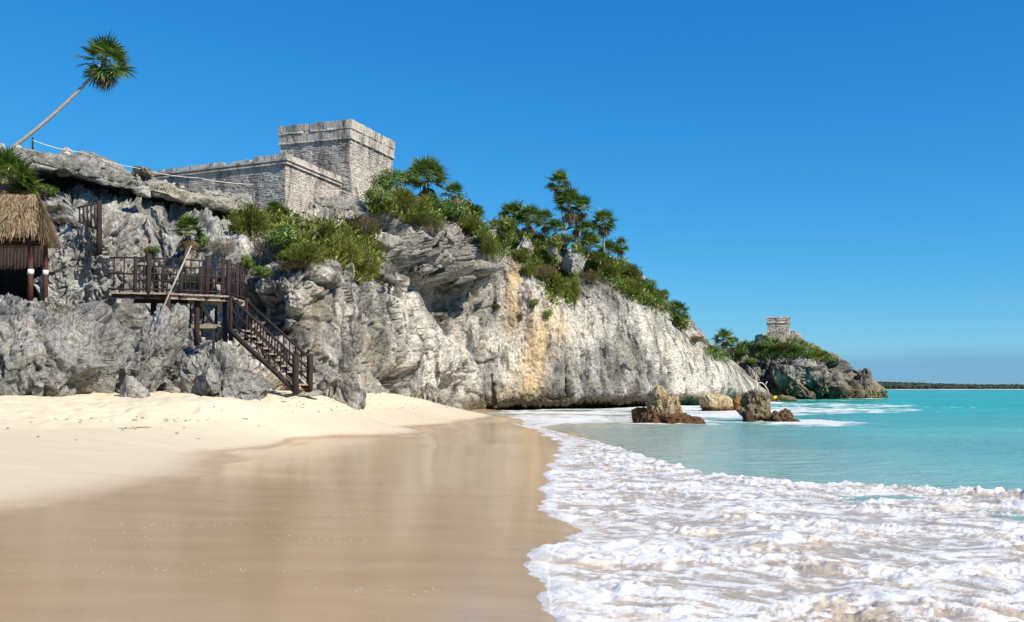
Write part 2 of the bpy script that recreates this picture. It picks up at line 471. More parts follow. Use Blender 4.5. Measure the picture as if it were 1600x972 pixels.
    c = mixc(t, fm.outputs[0], c, (0.66, 0.65, 0.62))
    t.links.new(c, b.inputs['Base Color'])
    rr = N(t, 'MapRange'); rr.inputs['To Min'].default_value = 0.16; rr.inputs['To Max'].default_value = 0.8
    t.links.new(fm.outputs[0], rr.inputs[0]); t.links.new(rr.outputs[0], b.inputs['Roughness'])
    b.inputs['IOR'].default_value = 1.33
    b.inputs['Specular IOR Level'].default_value = 0.12
    w1 = noise_node(t, 1.3, 4, 0.6, stretch=(0.5, 1.3, 1)); w2 = noise_node(t, 5.0, 3, 0.6, stretch=(0.5, 1.2, 1))
    ad = N(t, 'Math', operation='MULTIPLY_ADD'); ad.inputs[1].default_value = 0.3
    t.links.new(w2.outputs[0], ad.inputs[0]); t.links.new(w1.outputs[0], ad.inputs[2])
    bump(t, b, ad.outputs[0], 0.55, 0.35)
    me = np_mesh('sea', V, F, m, True, attrs={'foam': fo, 'shallow': sh, 'deep': de})
    tag(link(bpy.data.objects.new('sea', me)), 'turquoise sea with milky shallows', kind='structure')
make_sea()

# ------------------------------------------------------------------ surf foam running up the sand
def make_surf():
    Yg, Xg = lod_grid(5.0, 78.0, 0.0042, -0.10, 0.95, 700)
    Y, X = Yg - 0.6, Xg
    P = np.stack([X, Y, 0 * X], -1)
    lob = 0.34 * np.sin(Y * 2.1 + 1.3 * fbm(P * 0.8, 2)) * (0.4 + 0.9 * perlin(P * np.array([.05, .55, 1]) + 4)) + 0.42 * fbm(P * np.array([.2, .75, 1]) + 8, 3) + 0.16 * fbm(P * np.array([.6, 3.0, 1]), 3) + 0.07 * perlin(P * np.array([2.0, 8.0, 1]))
    fx = np.interp(Y, [4, 7.5, 9.4, 10.7, 12.4, 13.6, 15, 17.5, 20.8, 26, 33], [.30, .22, .02, .06, .62, .48, .22, .42, .55, 1.05, 1.4])
    fx = np.where(Y > 33, shore_x(Y) - 0.06, fx)
    front = X - fx - 0.55 * lob * np.interp(Y, [5, 20, 40, 70], [1.0, 1.1, 1.5, 2.2])
    # rear edge of the breaking swash
    backY = np.interp(X, [-4, -2, 0, 1.6, 3.0, 3.6, 4.2, 5.2, 6.2, 7.4, 8.8, 12, 30, 80], [80, 66, 52, 44, 33, 25, 20.5, 19.2, 18.6, 17.6, 16.4, 14.5, 11, 9])
    back = (backY - Y) * np.interp(Y, [5, 18, 40, 80], [1.0, 1.0, .22, .12]) + 0.9 * fbm(P * np.array([.5, .5, 1]) + 22, 3)
    m = sstep(front, 0.0, 0.30) * sstep(back, -0.15, 0.6)
    thin = sstep(Y, 34, 60)
    warp = np.stack([fbm(P * 0.7 + 3, 2), fbm(P * 0.7 + 40, 2), 0 * X], -1) * 0.55
    sc = np.array([1.0, 1.55, 1])
    Q = (P + warp) * sc
    Q2 = (P @ np.array([[.86, .5, 0], [-.5, .86, 0], [0, 0, 1]]) + warp) * np.array([1.0, 2.2, 1])      # streaks trail off the way the water slides
    bil = np.abs(perlin(Q * 1.1)) * 0.35 + np.abs(perlin(Q2 * 1.9 + 7)) * 0.6 + np.abs(perlin(Q2 * 4.0 + 3)) * 0.7 + np.abs(perlin(Q * 8.0 + 3)) * 0.26 + np.abs(perlin(Q * 19.0 + 3)) * 0.08
    bil = np.where(bil > .55, .55 + (bil - .55) * 1.3, bil)
    big = fbm(Q * 0.33 + 11, 2)
    ridge = np.exp(-((back - 0.7) / 0.55) ** 2) * sstep(X, 4.6, 6.5)
    fr = np.exp(-((front - 0.25) / 0.2) ** 2)
    mod = 0.22 + 1.15 * sstep(fbm((P + warp) * np.array([.55, .8, 1]) + 61, 3), -.28, .30)      # smooth sheets between rough, bubbly tongues
    und = fbm((P + warp) @ np.array([[.86, .5, 0], [-.5, .86, 0], [0, 0, 1]]) * np.array([.5, 1.5, 1]) + 21, 2)
    hgt = m * (0.016 + (0.070 * bil * mod + 0.055 * np.clip(und + .25, 0, 1) + 0.012 * big) * (1 - 0.55 * thin) + 0.06 * ridge * (0.4 + bil) + 0.012 * fr)
    hgt = hgt * (0.38 + 0.62 * sstep(front, 0.1, 1.5))
    hgt = np.maximum(hgt, m * 0.006)
    # long smooth streams of foam near the viewer
    Z = np.maximum(beach_z(X, Y), 0.0) + hgt - 0.03 * (1 - m) - 0.005
    fine_ = fbm(Q2 * 3.6 + 15, 4)
    gap = 0.95 * fine_ + 0.55 * fbm((P + warp * 1.6) * np.array([.45, 1.1, 1]) + 50, 3) + 0.75 * fbm(Q2 * 2.0 + 50, 4) + 0.5 * (0.62 - bil) - 0.35 * und + 0.16 * (0.75 - mod)
    cover = sstep(gap, 0.25, -0.05)
    lace = sstep(ridged((P + warp * .5) * np.array([3.2, 4.6, 1]) + 12, 2), .62, .86) * sstep(fbm(P * 1.3 + 77, 2), -.25, .15)
    cover = np.maximum(cover, .85 * lace)
    cover = np.maximum(cover, fr * 0.7) * (1 - 0.2 * thin)
    tan = np.array([0.47, 0.375, 0.27]); white = np.array([0.745, 0.72, 0.675])
    pinkish = np.array([0.71, 0.61, 0.485])
    pk = sstep(fbm(P * np.array([.8, 1.6, 1]) + 90, 3), 0.12, 0.4)
    wcol = white * (1 - pk[..., None]) + pinkish * pk[..., None]
    col = tan + (wcol - tan) * cover[..., None]
    V = np.stack([X, Y, Z], -1).reshape(-1, 3); F = grid_faces(*X.shape)
    V, F, col, wt = compact(V, F, (m.reshape(-1)[F] > 0.02).any(1), col.reshape(-1, 3), cover.reshape(-1))
    mt, t, b, o = new_mat('surf_foam')
    at = N(t, 'Attribute', attribute_name='tint')
    n1 = noise_node(t, 22, 5, 0.7); n2 = noise_node(t, 70, 3, 0.7)
    g = ramp(t, n1.outputs[0], [(0.33, 0.80), (0.5, 0.98), (0.65, 1.05)])
    c = mixc(t, 1.0, at.outputs['Color'], g.outputs[0], 'MULTIPLY')
    t.links.new(c, b.inputs['Base Color'])
    cv = N(t, 'Attribute', attribute_name='cover').outputs['Fac']
    mr = N(t, 'MapRange'); mr.inputs['To Min'].default_value = 0.15; mr.inputs['To Max'].default_value = 0.55
    t.links.new(cv, mr.inputs[0]); t.links.new(mr.outputs[0], b.inputs['Roughness'])
    b.inputs['IOR'].default_value = 1.33
    ad = N(t, 'Math', operation='MULTIPLY_ADD'); ad.inputs[1].default_value = 0.4
    t.links.new(n2.outputs[0], ad.inputs[0]); t.links.new(n1.outputs[0], ad.inputs[2])
    bump(t, b, ad.outputs[0], 0.5, 0.03)
    me = np_mesh('sea_foam', V, F, mt, True, cols=col, attrs={'cover': wt})
    tag(link(bpy.data.objects.new('sea_foam', me)), 'churned white surf foam sliding up the wet sand', 'foam', kind='stuff')
make_surf()
# ------------------------------------------------------------------ rock: colour and relief
def C3(*a): return np.array(a, float)
OCHRE = [(W(842, 535, 81), (.8, 5, 3.0)), (W(824, 585, 80.5), (1.2, 5, 2.1)), (W(808, 612, 80), (1.3, 5, 1.0)), (W(862, 500, 82), (.7, 5, 1.5)), (W(804, 440, 81), (.55, 5, 2.4)), (W(878, 515, 83), (.8, 5, .9)), (W(800, 500, 81), (.5, 5, 1.6))]
PALE = [(W(1075, 575, 104), (4.2, 14, 3.0)), (W(790, 530, 80), (1.4, 6, 3.0)), (W(905, 510, 84), (3.0, 6, 2.6)), (W(640, 500, 62), (4.0, 9, 3.2)), (W(1010, 510, 93), (4, 9, 2.2)), (W(505, 480, 39), (1.5, 4, 0.8)), (W(1130, 590, 112), (4, 10, 2.2)), (W(700, 560, 70), (2.5, 6, 3)), (W(860, 470, 82), (1.5, 5, 1.3))]
DARK = [(W(975, 540, 88), (3.0, 8, 2.6)), (W(900, 600, 83), (6.0, 8, 1.5)), (W(690, 470, 70), (1.5, 5, 1.5)), (W(930, 430, 88), (3, 7, 2)), (W(590, 500, 49), (1.0, 4, 2.5)), (W(660, 390, 71), (4, 9, 2.4)), (W(1120, 600, 114), (3, 8, .8))]
def rock_tint(P, base=1.0, warm=0.0):
    """limestone: grey and white patches, black lichen runs, ochre stains, brown where the sea reaches"""
    s = P.shape[:-1]
    n1 = fbm(P * 0.28, 4); n2 = fbm(P * np.array([1.2, 1.2, .35]) + 20, 4); n3 = fbm(P * 1.9 + 60, 4)
    g = np.clip(0.47 + 0.9 * n1 + 0.65 * n2, 0, 1)
    pale = sum(gauss(P, c, r) for c, r in PALE); dark = sum(gauss(P, c, r) for c, r in DARK)
    g = np.clip(g + 0.52 * np.clip(pale, 0, 1) - 0.5 * np.clip(dark, 0, 1), 0, 1)
    c0, c1, c2 = C3(.15, .145, .135), C3(.40, .38, .35), C3(.76, .705, .635)
    col = np.where((g < .5)[..., None], c0 + (c1 - c0) * (g * 2)[..., None], c1 + (c2 - c1) * (g * 2 - 1)[..., None])
    lich = sstep(fbm(P * np.array([1.5, 1.5, .4]) + 33, 5), 0.08, 0.30) * sstep(n1 - 0.25 * pale, 0.30, -0.10)
    col = col * (1 - 0.74 * lich[..., None])
    run = sstep(fbm(P * np.array([.9, .9, .10]) + 71, 4), 0.10, 0.34) * sstep(fbm(P * .12 + 14, 2), -.25, .15)
    col = col * (1 - 0.58 * run[..., None])
    wht = sstep(n3, 0.2, 0.45)
    col = col + (C3(.72, .68, .62) - col) * (0.5 * wht * np.clip(0.35 + pale, 0, 1))[..., None]
    oc = np.clip(sum(gauss(P, c, r) for c, r in OCHRE), 0, 1)
    oc = np.clip(oc * (0.62 + 1.4 * fbm(P * np.array([1.6, 1.6, .25]) + 11, 4) + 0.5 * n3), 0, 0.72)
    col = col + (C3(.78, .57, .33) - col) * oc[..., None]
    tanm = sstep(fbm(P * .5 + 80, 3), 0.12, 0.4) * 0.35
    col = col + (C3(.50, .42, .30) - col) * tanm[..., None]
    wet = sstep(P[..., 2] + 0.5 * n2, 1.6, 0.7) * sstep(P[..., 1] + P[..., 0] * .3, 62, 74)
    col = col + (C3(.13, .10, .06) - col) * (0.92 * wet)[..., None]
    return np.clip(col * C3(1.03, 1.0, .95) * base, 0.01, 0.9)
def relief(P, amp=1.0, flute=1.0, block=1.0, pit=1.0, fine=1.0):
    """how far the rock stands out, in metres"""
    Wp = P + 0.8 * np.stack([fbm(P * 0.45 + 1, 2), fbm(P * 0.45 + 31, 2), fbm(P * 0.45 + 61, 2)], -1)
    d = 0.9 * amp * fbm(P * 0.16, 2)
    f1, f2, rid, tl = voronoi(Wp * np.array([.30, .30, .20]))
    d = d + block * (0.85 * (rid - 0.5) + 1.15 * tl - 0.45 * np.exp(-((f2 - f1) / 0.05) ** 2))
    g1, g2, rid2, tl2 = voronoi(Wp * np.array([.85, .85, .5]) + 9)
    d = d + block * (0.34 * (rid2 - 0.5) + 0.50 * tl2 - 0.20 * np.exp(-((g2 - g1) / 0.05) ** 2) * (rid > .3))
    h1, h2, rid3, tl3 = voronoi(P * np.array([2.3, 2.3, .85]) + 3)
    d = d + pit * fine * (0.09 * (rid3 - 0.5) + 0.17 * tl3)
    d = d + flute * 0.24 * ridged(P * np.array([1.6, 1.6, .28]) + 5, 3)
    d = d + 0.14 * fbm(P * np.array([1.3, 1.3, .7]) + 7, 3)
    pr = fbm(P * np.array([3.4, 3.4, 1.5]) + 3, 3)
    d = d - pit * 0.26 * sstep(pr, 0.0, 0.38) + pit * fine * 0.12 * fbm(P * np.array([4.5, 4.5, 2.4]) + 12, 2)
    return d

# ------------------------------------------------------------------ main cliff: profiles from the sand to the plateau
STN = {
 -260: [(660, 24), (632, 26), (560, 29), (470, 32.5), (440, 37), (380, 42), (330, 46), (290, 49), (262, 50)],
 -80: [(660, 27), (625, 28.5), (545, 30.5), (462, 33), (450, 38), (400, 42), (330, 45), (300, 50.5), (262, 49.5)],
 0: [(655, 28.5), (622, 29.5), (540, 31), (466, 33), (452, 38), (400, 41), (330, 44), (298, 50), (262, 49.5)],
 60: [(650, 29), (626, 30), (540, 31.5), (470, 33.5), (440, 37), (380, 39.5), (328, 45), (296, 55), (262, 50)],
 110: [(650, 29.5), (628, 30.5), (540, 32), (460, 34), (400, 36), (350, 38), (312, 43.5), (288, 55.5), (262, 50.5)],
 165: [(650, 28), (625, 29.5), (550, 31.5), (470, 35.5), (410, 37.5), (365, 39.5), (326, 45), (298, 56.5), (268, 52)],
 220: [(640, 30), (618, 31), (560, 33), (500, 36.5), (430, 39), (375, 42), (336, 48), (308, 58), (280, 53.5)],
 290: [(640, 31.5), (612, 32.5), (560, 34), (500, 36.5), (430, 39), (370, 42.5), (342, 49.5), (318, 59.5), (296, 55.5)],
 350: [(640, 32.5), (608, 33.5), (560, 35), (500, 37), (430, 39.5), (385, 43.5), (350, 51.5), (330, 60), (305, 57)],
 400: [(640, 33.5), (606, 35), (560, 36.5), (490, 36.5), (432, 37.5), (398, 42), (352, 52), (336, 59), (312, 58.5)],
 440: [(640, 34.5), (606, 36), (560, 36.8), (490, 36.2), (425, 37.2), (395, 42), (352, 53), (339, 60), (316, 60)],
 490: [(640, 36), (605, 37), (560, 37.6), (480, 37.2), (412, 38.2), (390, 44), (352, 55), (342, 61), (318, 61)],
 545: [(640, 40), (613, 41), (560, 41.4), (480, 41.6), (420, 43), (398, 48), (356, 57), (346, 62), (325, 62.5)],
 600: [(640, 48), (612, 49), (560, 50), (500, 50.5), (446, 52.5), (436, 51), (385, 53), (352, 56.5), (338, 62)],
 640: [(650, 57), (620, 58), (565, 59), (505, 59.5), (444, 62), (434, 59.8), (388, 60.6), (358, 63), (345, 68)],
 690: [(660, 66.5), (630, 67), (570, 68), (505, 68.5), (464, 70.5), (448, 68.6), (398, 69.2), (364, 71), (352, 76)],
 745: [(665, 75), (638, 74.5), (570, 74.5), (500, 75), (446, 76.2), (428, 75.4), (388, 76), (366, 78), (356, 83)],
 775: [(647, 85), (634, 78), (570, 78), (500, 78.5), (440, 79), (410, 79.5), (385, 80.5), (372, 83), (368, 87)],
 830: [(644, 89.5), (627, 80.4), (560, 80.3), (490, 80.8), (440, 81.5), (418, 82.5), (398, 84), (386, 87), (384, 91)],
 880: [(644, 92), (626, 82.6), (560, 82.6), (490, 83.2), (445, 84.2), (425, 86), (405, 88), (394, 92), (393, 97)],
 960: [(642, 96), (624, 86.6), (570, 86.5), (510, 87.2), (460, 88.6), (438, 90.5), (424, 93), (416, 98), (415, 104)],
 1020: [(640, 101), (620, 91.8), (580, 91.8), (535, 93), (500, 94.5), (480, 97), (468, 100), (462, 105), (461, 110)],
 1070: [(640, 105), (614, 98.5), (585, 98.8), (555, 100), (530, 102), (514, 104.5), (506, 108), (503, 113), (502, 118)],
 1110: [(650, 112), (612, 106), (592, 106), (572, 107), (556, 109), (546, 111.5), (540, 115), (538, 120), (537, 125)],
 1150: [(640, 121), (612, 115), (602, 115), (592, 116.5), (583, 118.5), (576, 121), (572, 125), (570, 130), (569, 135)],
 1185: [(636, 132), (620, 126), (615, 127), (610, 128), (606, 130), (603, 133), (602, 137), (601, 142), (601, 147)],
 1215: [(640, 145), (632, 140), (630, 141), (628, 142), (627, 144), (626, 147), (626, 150), (626, 154), (626, 158)],
}
def smooth_interp(xs, ys, x):
    """monotone cubic through the stations"""
    xs = np.asarray(xs, float); ys = np.asarray(ys, float)
    h = np.diff(xs); dl = np.diff(ys, axis=0) / h[:, None]
    m = np.zeros_like(ys); m[1:-1] = (dl[:-1] + dl[1:]) / 2; m[0] = dl[0]; m[-1] = dl[-1]
    sgn = (dl[:-1] * dl[1:]) <= 0
    m[1:-1][sgn] = 0
    k = np.clip(np.searchsorted(xs, x) - 1, 0, len(xs) - 2)
    t = ((x - xs[k]) / h[k])[:, None]; hh = h[k][:, None]
    return (2*t**3 - 3*t**2 + 1) * ys[k] + (t**3 - 2*t**2 + t) * hh * m[k] + (-2*t**3 + 3*t**2) * ys[k+1] + (t**3 - t**2) * hh * m[k+1]
def loft(stn, ncol, rows_per, back=()):
    """lofted surface; back = extra (dY, dz) steps of plateau behind the crest"""
    xs = sorted(stn)
    prof = []
    for x in xs:
        pts = np.array([W(x, y, d) for y, d in stn[x]])
        last = pts[-1]
        ext = [last + np.array([last[0] / last[1] * dy * 0.6, dy, dz]) for dy, dz in back]
        prof.append(np.vstack([pts] + [np.array([e]) for e in ext]))
    prof = np.array(prof)                                   # station, row, xyz
    x = np.linspace(xs[0], xs[-1], ncol)
    rows = smooth_interp(xs, prof.reshape(len(xs), -1), x).reshape(ncol, prof.shape[1], 3)
    rr = []
    for i, n in enumerate(rows_per): rr.append(i + np.arange(n) / n)
    rr = np.concatenate(rr + [[len(rows_per)]])
    R = smooth_interp(np.arange(prof.shape[1]), rows.transpose(1, 0, 2).reshape(prof.shape[1], -1), rr).reshape(len(rr), ncol, 3)
    return R, rr, x
def normals(G):
    du = np.gradient(G, axis=1); dv = np.gradient(G, axis=0)
    n = np.cross(du, dv); n /= np.linalg.norm(n, axis=-1, keepdims=True) + 1e-9
    return n
def make_cliff():
    G, rr, xs = loft(STN, 1420, [8, 70, 60, 60, 55, 45, 50, 40, 10, 6], back=((14, .1), (60, .2)))
    n = normals(G)
    flip = np.sign((n * np.array([.4, -1, .5])).sum(-1).mean()); n = n * flip
    row = rr[:, None] + 0 * xs[None]; X = xs[None] + 0 * row
    left = 1 - sstep(X, 330, 420)
    smoothface = sstep(X, 480, 520) * (1 - sstep(row, 4.2, 4.8))          # the washed lower face
    eface = sstep(X, 760, 790)
    crag = sstep(X, 560, 600) * (1 - sstep(X, 740, 790)) * sstep(row, 4.0, 4.6)
    amp = 1 - 0.45 * smoothface
    blk = 1.0 - 0.45 * smoothface - 0.35 * eface + 0.75 * crag + 0.3 * left
    blk = blk * (1 - 0.7 * sstep(X, 1080, 1150))
    d = relief(G, amp, (1.0 + 0.7 * crag) * (1 - np.clip(np.abs(n[..., 2]) * 1.1, 0, 1)), blk, 1.0 + 0.25 * left - 0.3 * smoothface, 1.0 - 0.45 * smoothface)
    d = d * (1 - 0.6 * sstep(row, 8, 8.5)) * (1 - 0.75 * sstep(row, 6.6, 7.2) * (1 - sstep(X, 560, 620))) * (1 - 0.55 * sstep(X, 1040, 1180)) * (0.8 + 0.2 * sstep(X, 400, 500))
    # caves, overhangs and clefts of the middle of the cliff
    for (px, py, dd, rx, ry, rz, a) in ((655, 432, 62, 1.6, 6, .55, 2.6), (702, 470, 69, 1.1, 4, 1.4, 3.8), (718, 505, 71, .8, 4, .9, 1.2), (715, 612, 70, .9, 4, 1.2, 4.0), (633, 600, 57, .6, 3, .9, 3.0), (598, 592, 48.5, .25, 3, .5, 1.0),
                                   (420, 480, 36.5, .7, 3, .8, 1.6), (440, 492, 36.5, 1.2, 3, .18, .8), (480, 500, 37, 1.2, 3, .14, .5), (870, 425, 85, 1.2, 4, 1.2, 1.0), (762, 560, 77, .35, 4, 3.0, .9), (766, 600, 78, .3, 4, 2.2, .9),
                                   (590, 400, 60, 1.6, 5, 1.6, 1.2), (225, 395, 40, 1.6, 4, .7, 1.4), (190, 318, 45, 3.5, 6, .8, 2.4), (120, 292, 45, 2.5, 6, .6, 2.0), (290, 338, 47, 3.4, 6, .7, 2.2), (350, 350, 49, 2, 5, .6, 1.5), (160, 470, 35, .5, 2, .9, .9), (300, 492, 36.5, 2.6, 4, 1.2, 2.4), (225, 500, 35.5, 1.2, 3, 1.0, 1.8)):
        d = d - a * gauss(G, W(px, py, dd), (rx, ry, rz))
    for (px, py, dd, rx, ry, rz, a) in ((650, 405, 66, 2.0, 6, 1.0, 1.7), (700, 420, 71, 2.2, 5, .7, 1.0), (470, 440, 37, 1.6, 3, .8, .7), (730, 410, 75, 2, 5, 1.2, .6)):
        d = d + a * gauss(G, W(px, py, dd), (rx, ry, rz))
    # crack that runs slanting down the face
    pc = np.array([W(*a) for a in ((668, 440, 66), (690, 500, 68.5), (725, 520, 71.5), (752, 560, 75), (764, 600, 77), (765, 640, 78))])
    for i in range(len(pc) - 1):
        ab = pc[i + 1] - pc[i]; tt = np.clip(((G - pc[i]) @ ab) / (ab @ ab), 0, 1)
        dist = np.linalg.norm(G - pc[i] - tt[..., None] * ab, axis=-1)
        d = np.minimum(d, d - 0.55 * np.exp(-(dist / 0.55) ** 2))
    hn = n.copy(); hn[..., 2] *= 0.45
    hn /= np.linalg.norm(hn, axis=-1, keepdims=True)
    V = G + hn * d[..., None]
    # undercut foot by the sea
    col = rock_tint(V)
    grey = left[..., None] * 0.6
    lum = col.mean(-1, keepdims=True)
    col = col * (1 - grey) + lum * C3(.98, 1.0, .96) * grey
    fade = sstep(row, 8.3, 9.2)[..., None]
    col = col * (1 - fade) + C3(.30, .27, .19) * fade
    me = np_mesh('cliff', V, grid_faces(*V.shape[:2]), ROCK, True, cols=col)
    o = tag(link(bpy.data.objects.new('cliff', me)), 'tall pale limestone cliff behind the beach', kind='structure')
    return o, V
CLIFF, CV = make_cliff()

# the headland beyond
STN2 = {
 1085: [(640, 168), (628, 165), (612, 167), (595, 168), (578, 171), (566, 176), (560, 182)],
 1130: [(640, 167), (626, 165), (608, 166), (588, 167), (568, 170), (560, 176), (552, 182)],
 1165: [(640, 167), (625, 165), (606, 166), (584, 166.5), (562, 169), (552, 176), (545, 184)],
 1200: [(640, 168), (624, 166), (604, 165), (580, 165.5), (556, 168), (540, 177), (526, 187)],
 1235: [(640, 170), (623, 168), (602, 164), (576, 164.5), (554, 168), (540, 178), (527, 188)],
 1265: [(640, 172), (623, 170), (602, 165), (580, 165), (560, 169), (548, 178), (538, 188)],
 1295: [(640, 174), (623, 172), (604, 166), (588, 167), (572, 172), (562, 180), (556, 188)],
 1325: [(640, 176), (623, 174), (608, 170), (596, 172), (584, 177), (578, 184), (575, 190)],
 1350: [(640, 180), (622, 178), (614, 177), (604, 179), (596, 183), (592, 188), (590, 194)],
 1390: [(645, 190), (640, 188), (636, 188), (632, 189), (630, 191), (628, 194), (628, 198)],
}
def make_headland():
    G, rr, xs = loft(STN2, 520, [6, 40, 45, 45, 35, 25, 6], back=((60, -1.0),))
    n = normals(G); n *= np.sign((n * np.array([.2, -1, .5])).sum(-1).mean())
    d = 1.3 * relief(G * 0.62, 1.2, 1.3, 1.35, 1.0)
    for (px, py, dd, rx, ry, rz, a) in ((1262, 595, 165, 2.6, 8, 1.6, 1.5), (1222, 608, 165, 2.4, 8, 1.2, 1.2), (1300, 605, 168, 2.0, 8, 1.3, 1.2), (1195, 575, 165, 1.3, 8, 3.0, 1.8), (1240, 575, 165, .9, 8, 3.0, 1.2), (1160, 570, 166, 1.5, 8, 2, 1.4)):
        d = d - a * gauss(G, W(px, py, dd), (rx, ry, rz))
    row = rr[:, None] + 0 * xs[None]
    d = d * (1 - 0.6 * sstep(row, 4.5, 5.5))
    hn = n.copy(); hn[..., 2] *= .4; hn /= np.linalg.norm(hn, axis=-1, keepdims=True)
    V = G + hn * d[..., None]
    col = rock_tint(V * np.array([.7, .7, .7]) + 40, 0.62)
    br = sstep(V[..., 2] + 1.2 * fbm(V * .3, 3), 4.0, 1.0)
    col = col + (C3(.16, .115, .065) - col) * (0.8 * br)[..., None]
    top = sstep(row, 4.6, 5.2)[..., None]
    col = col * (1 - top) + C3(.22, .21, .13) * top
    me = np_mesh('headland', V, grid_faces(*V.shape[:2]), ROCK, True, cols=col)
    return tag(link(bpy.data.objects.new('headland', me)), 'dark limestone headland beyond the cliff with a small temple on top', kind='structure'), V
HEAD, HV = make_headland()

def W_raw(px, py, d):
    cx = (px - 800) / F_PX; cy = (486 - py) / F_PX
    s = d / (CP - cy * SP)
    return np.array([cx * s, d, EYE + (SP + cy * CP) * s])
_surf = {}
def surf(px, py, tol=2.0, reach=4):
    """the front-most rock surface point seen at (px, py); None where only sky is behind"""
    if not _surf:
        A = np.concatenate([CV.reshape(-1, 3), HV.reshape(-1, 3)] + [v.reshape(-1, 3) for v in ROCKV])
        x, y, z = proj(A)
        m = (x > -150) & (x < 1420) & (y > 200) & (y < 660)
        A, x, y, z = A[m], x[m], y[m], z[m]
        cell = (np.clip((x + 200) // 4, 0, 500).astype(np.int64)) * 1000 + (y // 4).astype(np.int64)
        order = np.lexsort((z, cell)); cell = cell[order]
        u, first = np.unique(cell, return_index=True)
        _surf.update({int(c): A[order[i]] for c, i in zip(u, first)})
    cx, cy = int((px + 200) // 4), int(py // 4)
    for r in range(reach + 1):
        best = None
        for i in range(-r, r + 1):
            for j in range(-r, r + 1):
                p = _surf.get((cx + i) * 1000 + cy + j)
                if p is not None and (best is None or p[1] < best[1]): best = p
        if best is not None: return best.copy()
    return None

# ------------------------------------------------------------------ loose rocks
def cube_sphere(n):
    lin = np.tan(np.linspace(-1, 1, n) * math.pi / 4)
    a, b = np.meshgrid(lin, lin, indexing='ij'); o = np.ones_like(a)
    fs = [np.stack(q, -1) for q in ((o, a, b), (-o, b, a), (b, o, a), (a, -o, b), (a, b, o), (b, a, -o))]
    V = np.concatenate([f.reshape(-1, 3) for f in fs]); V /= np.linalg.norm(V, axis=1)[:, None]
    F = np.concatenate([grid_faces(n, n) + i * n * n for i in range(6)])
    key = np.round((V + 1) * 5e5).astype(np.int64)
    key = (key[:, 0] << 42) + (key[:, 1] << 21) + key[:, 2]
    u, idx, inv = np.unique(key, return_index=True, return_inverse=True)
    return V[idx], inv.reshape(-1)[F]
_cs = {}; ROCKV = []
def rock(name, c, size, seed=0, n=48, tilt=(0, 0, 0), cuts=9, rough=1.0, tint=1.0, colour=None, skirt=None, power=3.0, parent=None, taper=0.0, keep=1.0, block=0.6):
    """a boulder: rounded block cut by flat breaks, then pitted. size in metres"""
    n = min((26, 40, 60, 84, 116), key=lambda q: abs(q - n))
    if n not in _cs: _cs[n] = cube_sphere(n)
    U, F = _cs[n]
    rs = np.random.RandomState(seed)
    d = (np.abs(U) ** power).sum(1) ** (-1 / power)
    V = U * d[:, None]
    for i in range(int(cuts * 1.6)):
        q = rs.normal(size=3); q[2] = q[2] * 0.7 + 0.15; q /= np.linalg.norm(q)
        lim = rs.uniform(0.55, 0.92)
        e = np.maximum(V @ q - lim, 0)
        V = V - (e * 0.97)[:, None] * q
    if taper: V[:, :2] *= (1 - taper * (V[:, 2:3] + 1) / 2)
    V = V * np.asarray(size) / 2
    R = np.array(Matrix.Rotation(tilt[2], 3, 'Z') @ Matrix.Rotation(tilt[1], 3, 'Y') @ Matrix.Rotation(tilt[0], 3, 'X'))
    V = V @ R.T
    nrm = U @ R.T
    s = min(size) * 0.5
    Pn = V + np.asarray(c) + rs.uniform(0, 40, 3)
    dd = relief(Pn * (1.5 if s < 1.5 else 1.0), 0.1, 0.35, block, 1.0) * min(0.75, 0.42 * s + .05) * rough
    V = V + nrm * dd[:, None]
    Vw = V + np.asarray(c)
    col = rock_tint(Vw, tint)
    if colour is not None:
        cc = np.asarray(colour); nn = fbm(Pn * 1.8, 4)
        col = col * (1 - keep) + (cc * (1 + 0.45 * nn[:, None])) * keep
    if skirt is not None:
        zz, sc_, wd = skirt
        k = sstep(Vw[:, 2] + 0.2 * fbm(Pn * 2.2, 3), zz + wd, zz - wd)[:, None]
        col = col * (1 - k) + np.asarray(sc_) * (1 + 0.6 * fbm(Pn * 4, 3)[:, None]) * k
    me = np_mesh(name, V, F, ROCK, True, cols=np.clip(col, .01, .9))
    o = bpy.data.objects.new(name, me); o.location = tuple(c)
    link(o, parent)
    ROCKV.append(Vw)
    return o
def px_rock(label, x0, x1, y0, y1, d, depth=None, **kw):
    """boulder that spans these photograph columns and rows at depth d"""
    a, b = W(x0, y1, d), W(x1, y0, d)
    c = (a + b) / 2; sx, sz = b[0] - a[0], b[2] - a[2]
    if depth is None: depth = (sx + sz) / 2
    cat = kw.pop('cat', 'boulder')
    c[1] += depth * 0.3
    o = rock(kw.pop('name', 'boulder'), c, (sx * 1.02, depth, sz * 1.02), **kw)
    if kw.get('parent') is None: tag(o, label, cat)
    return o
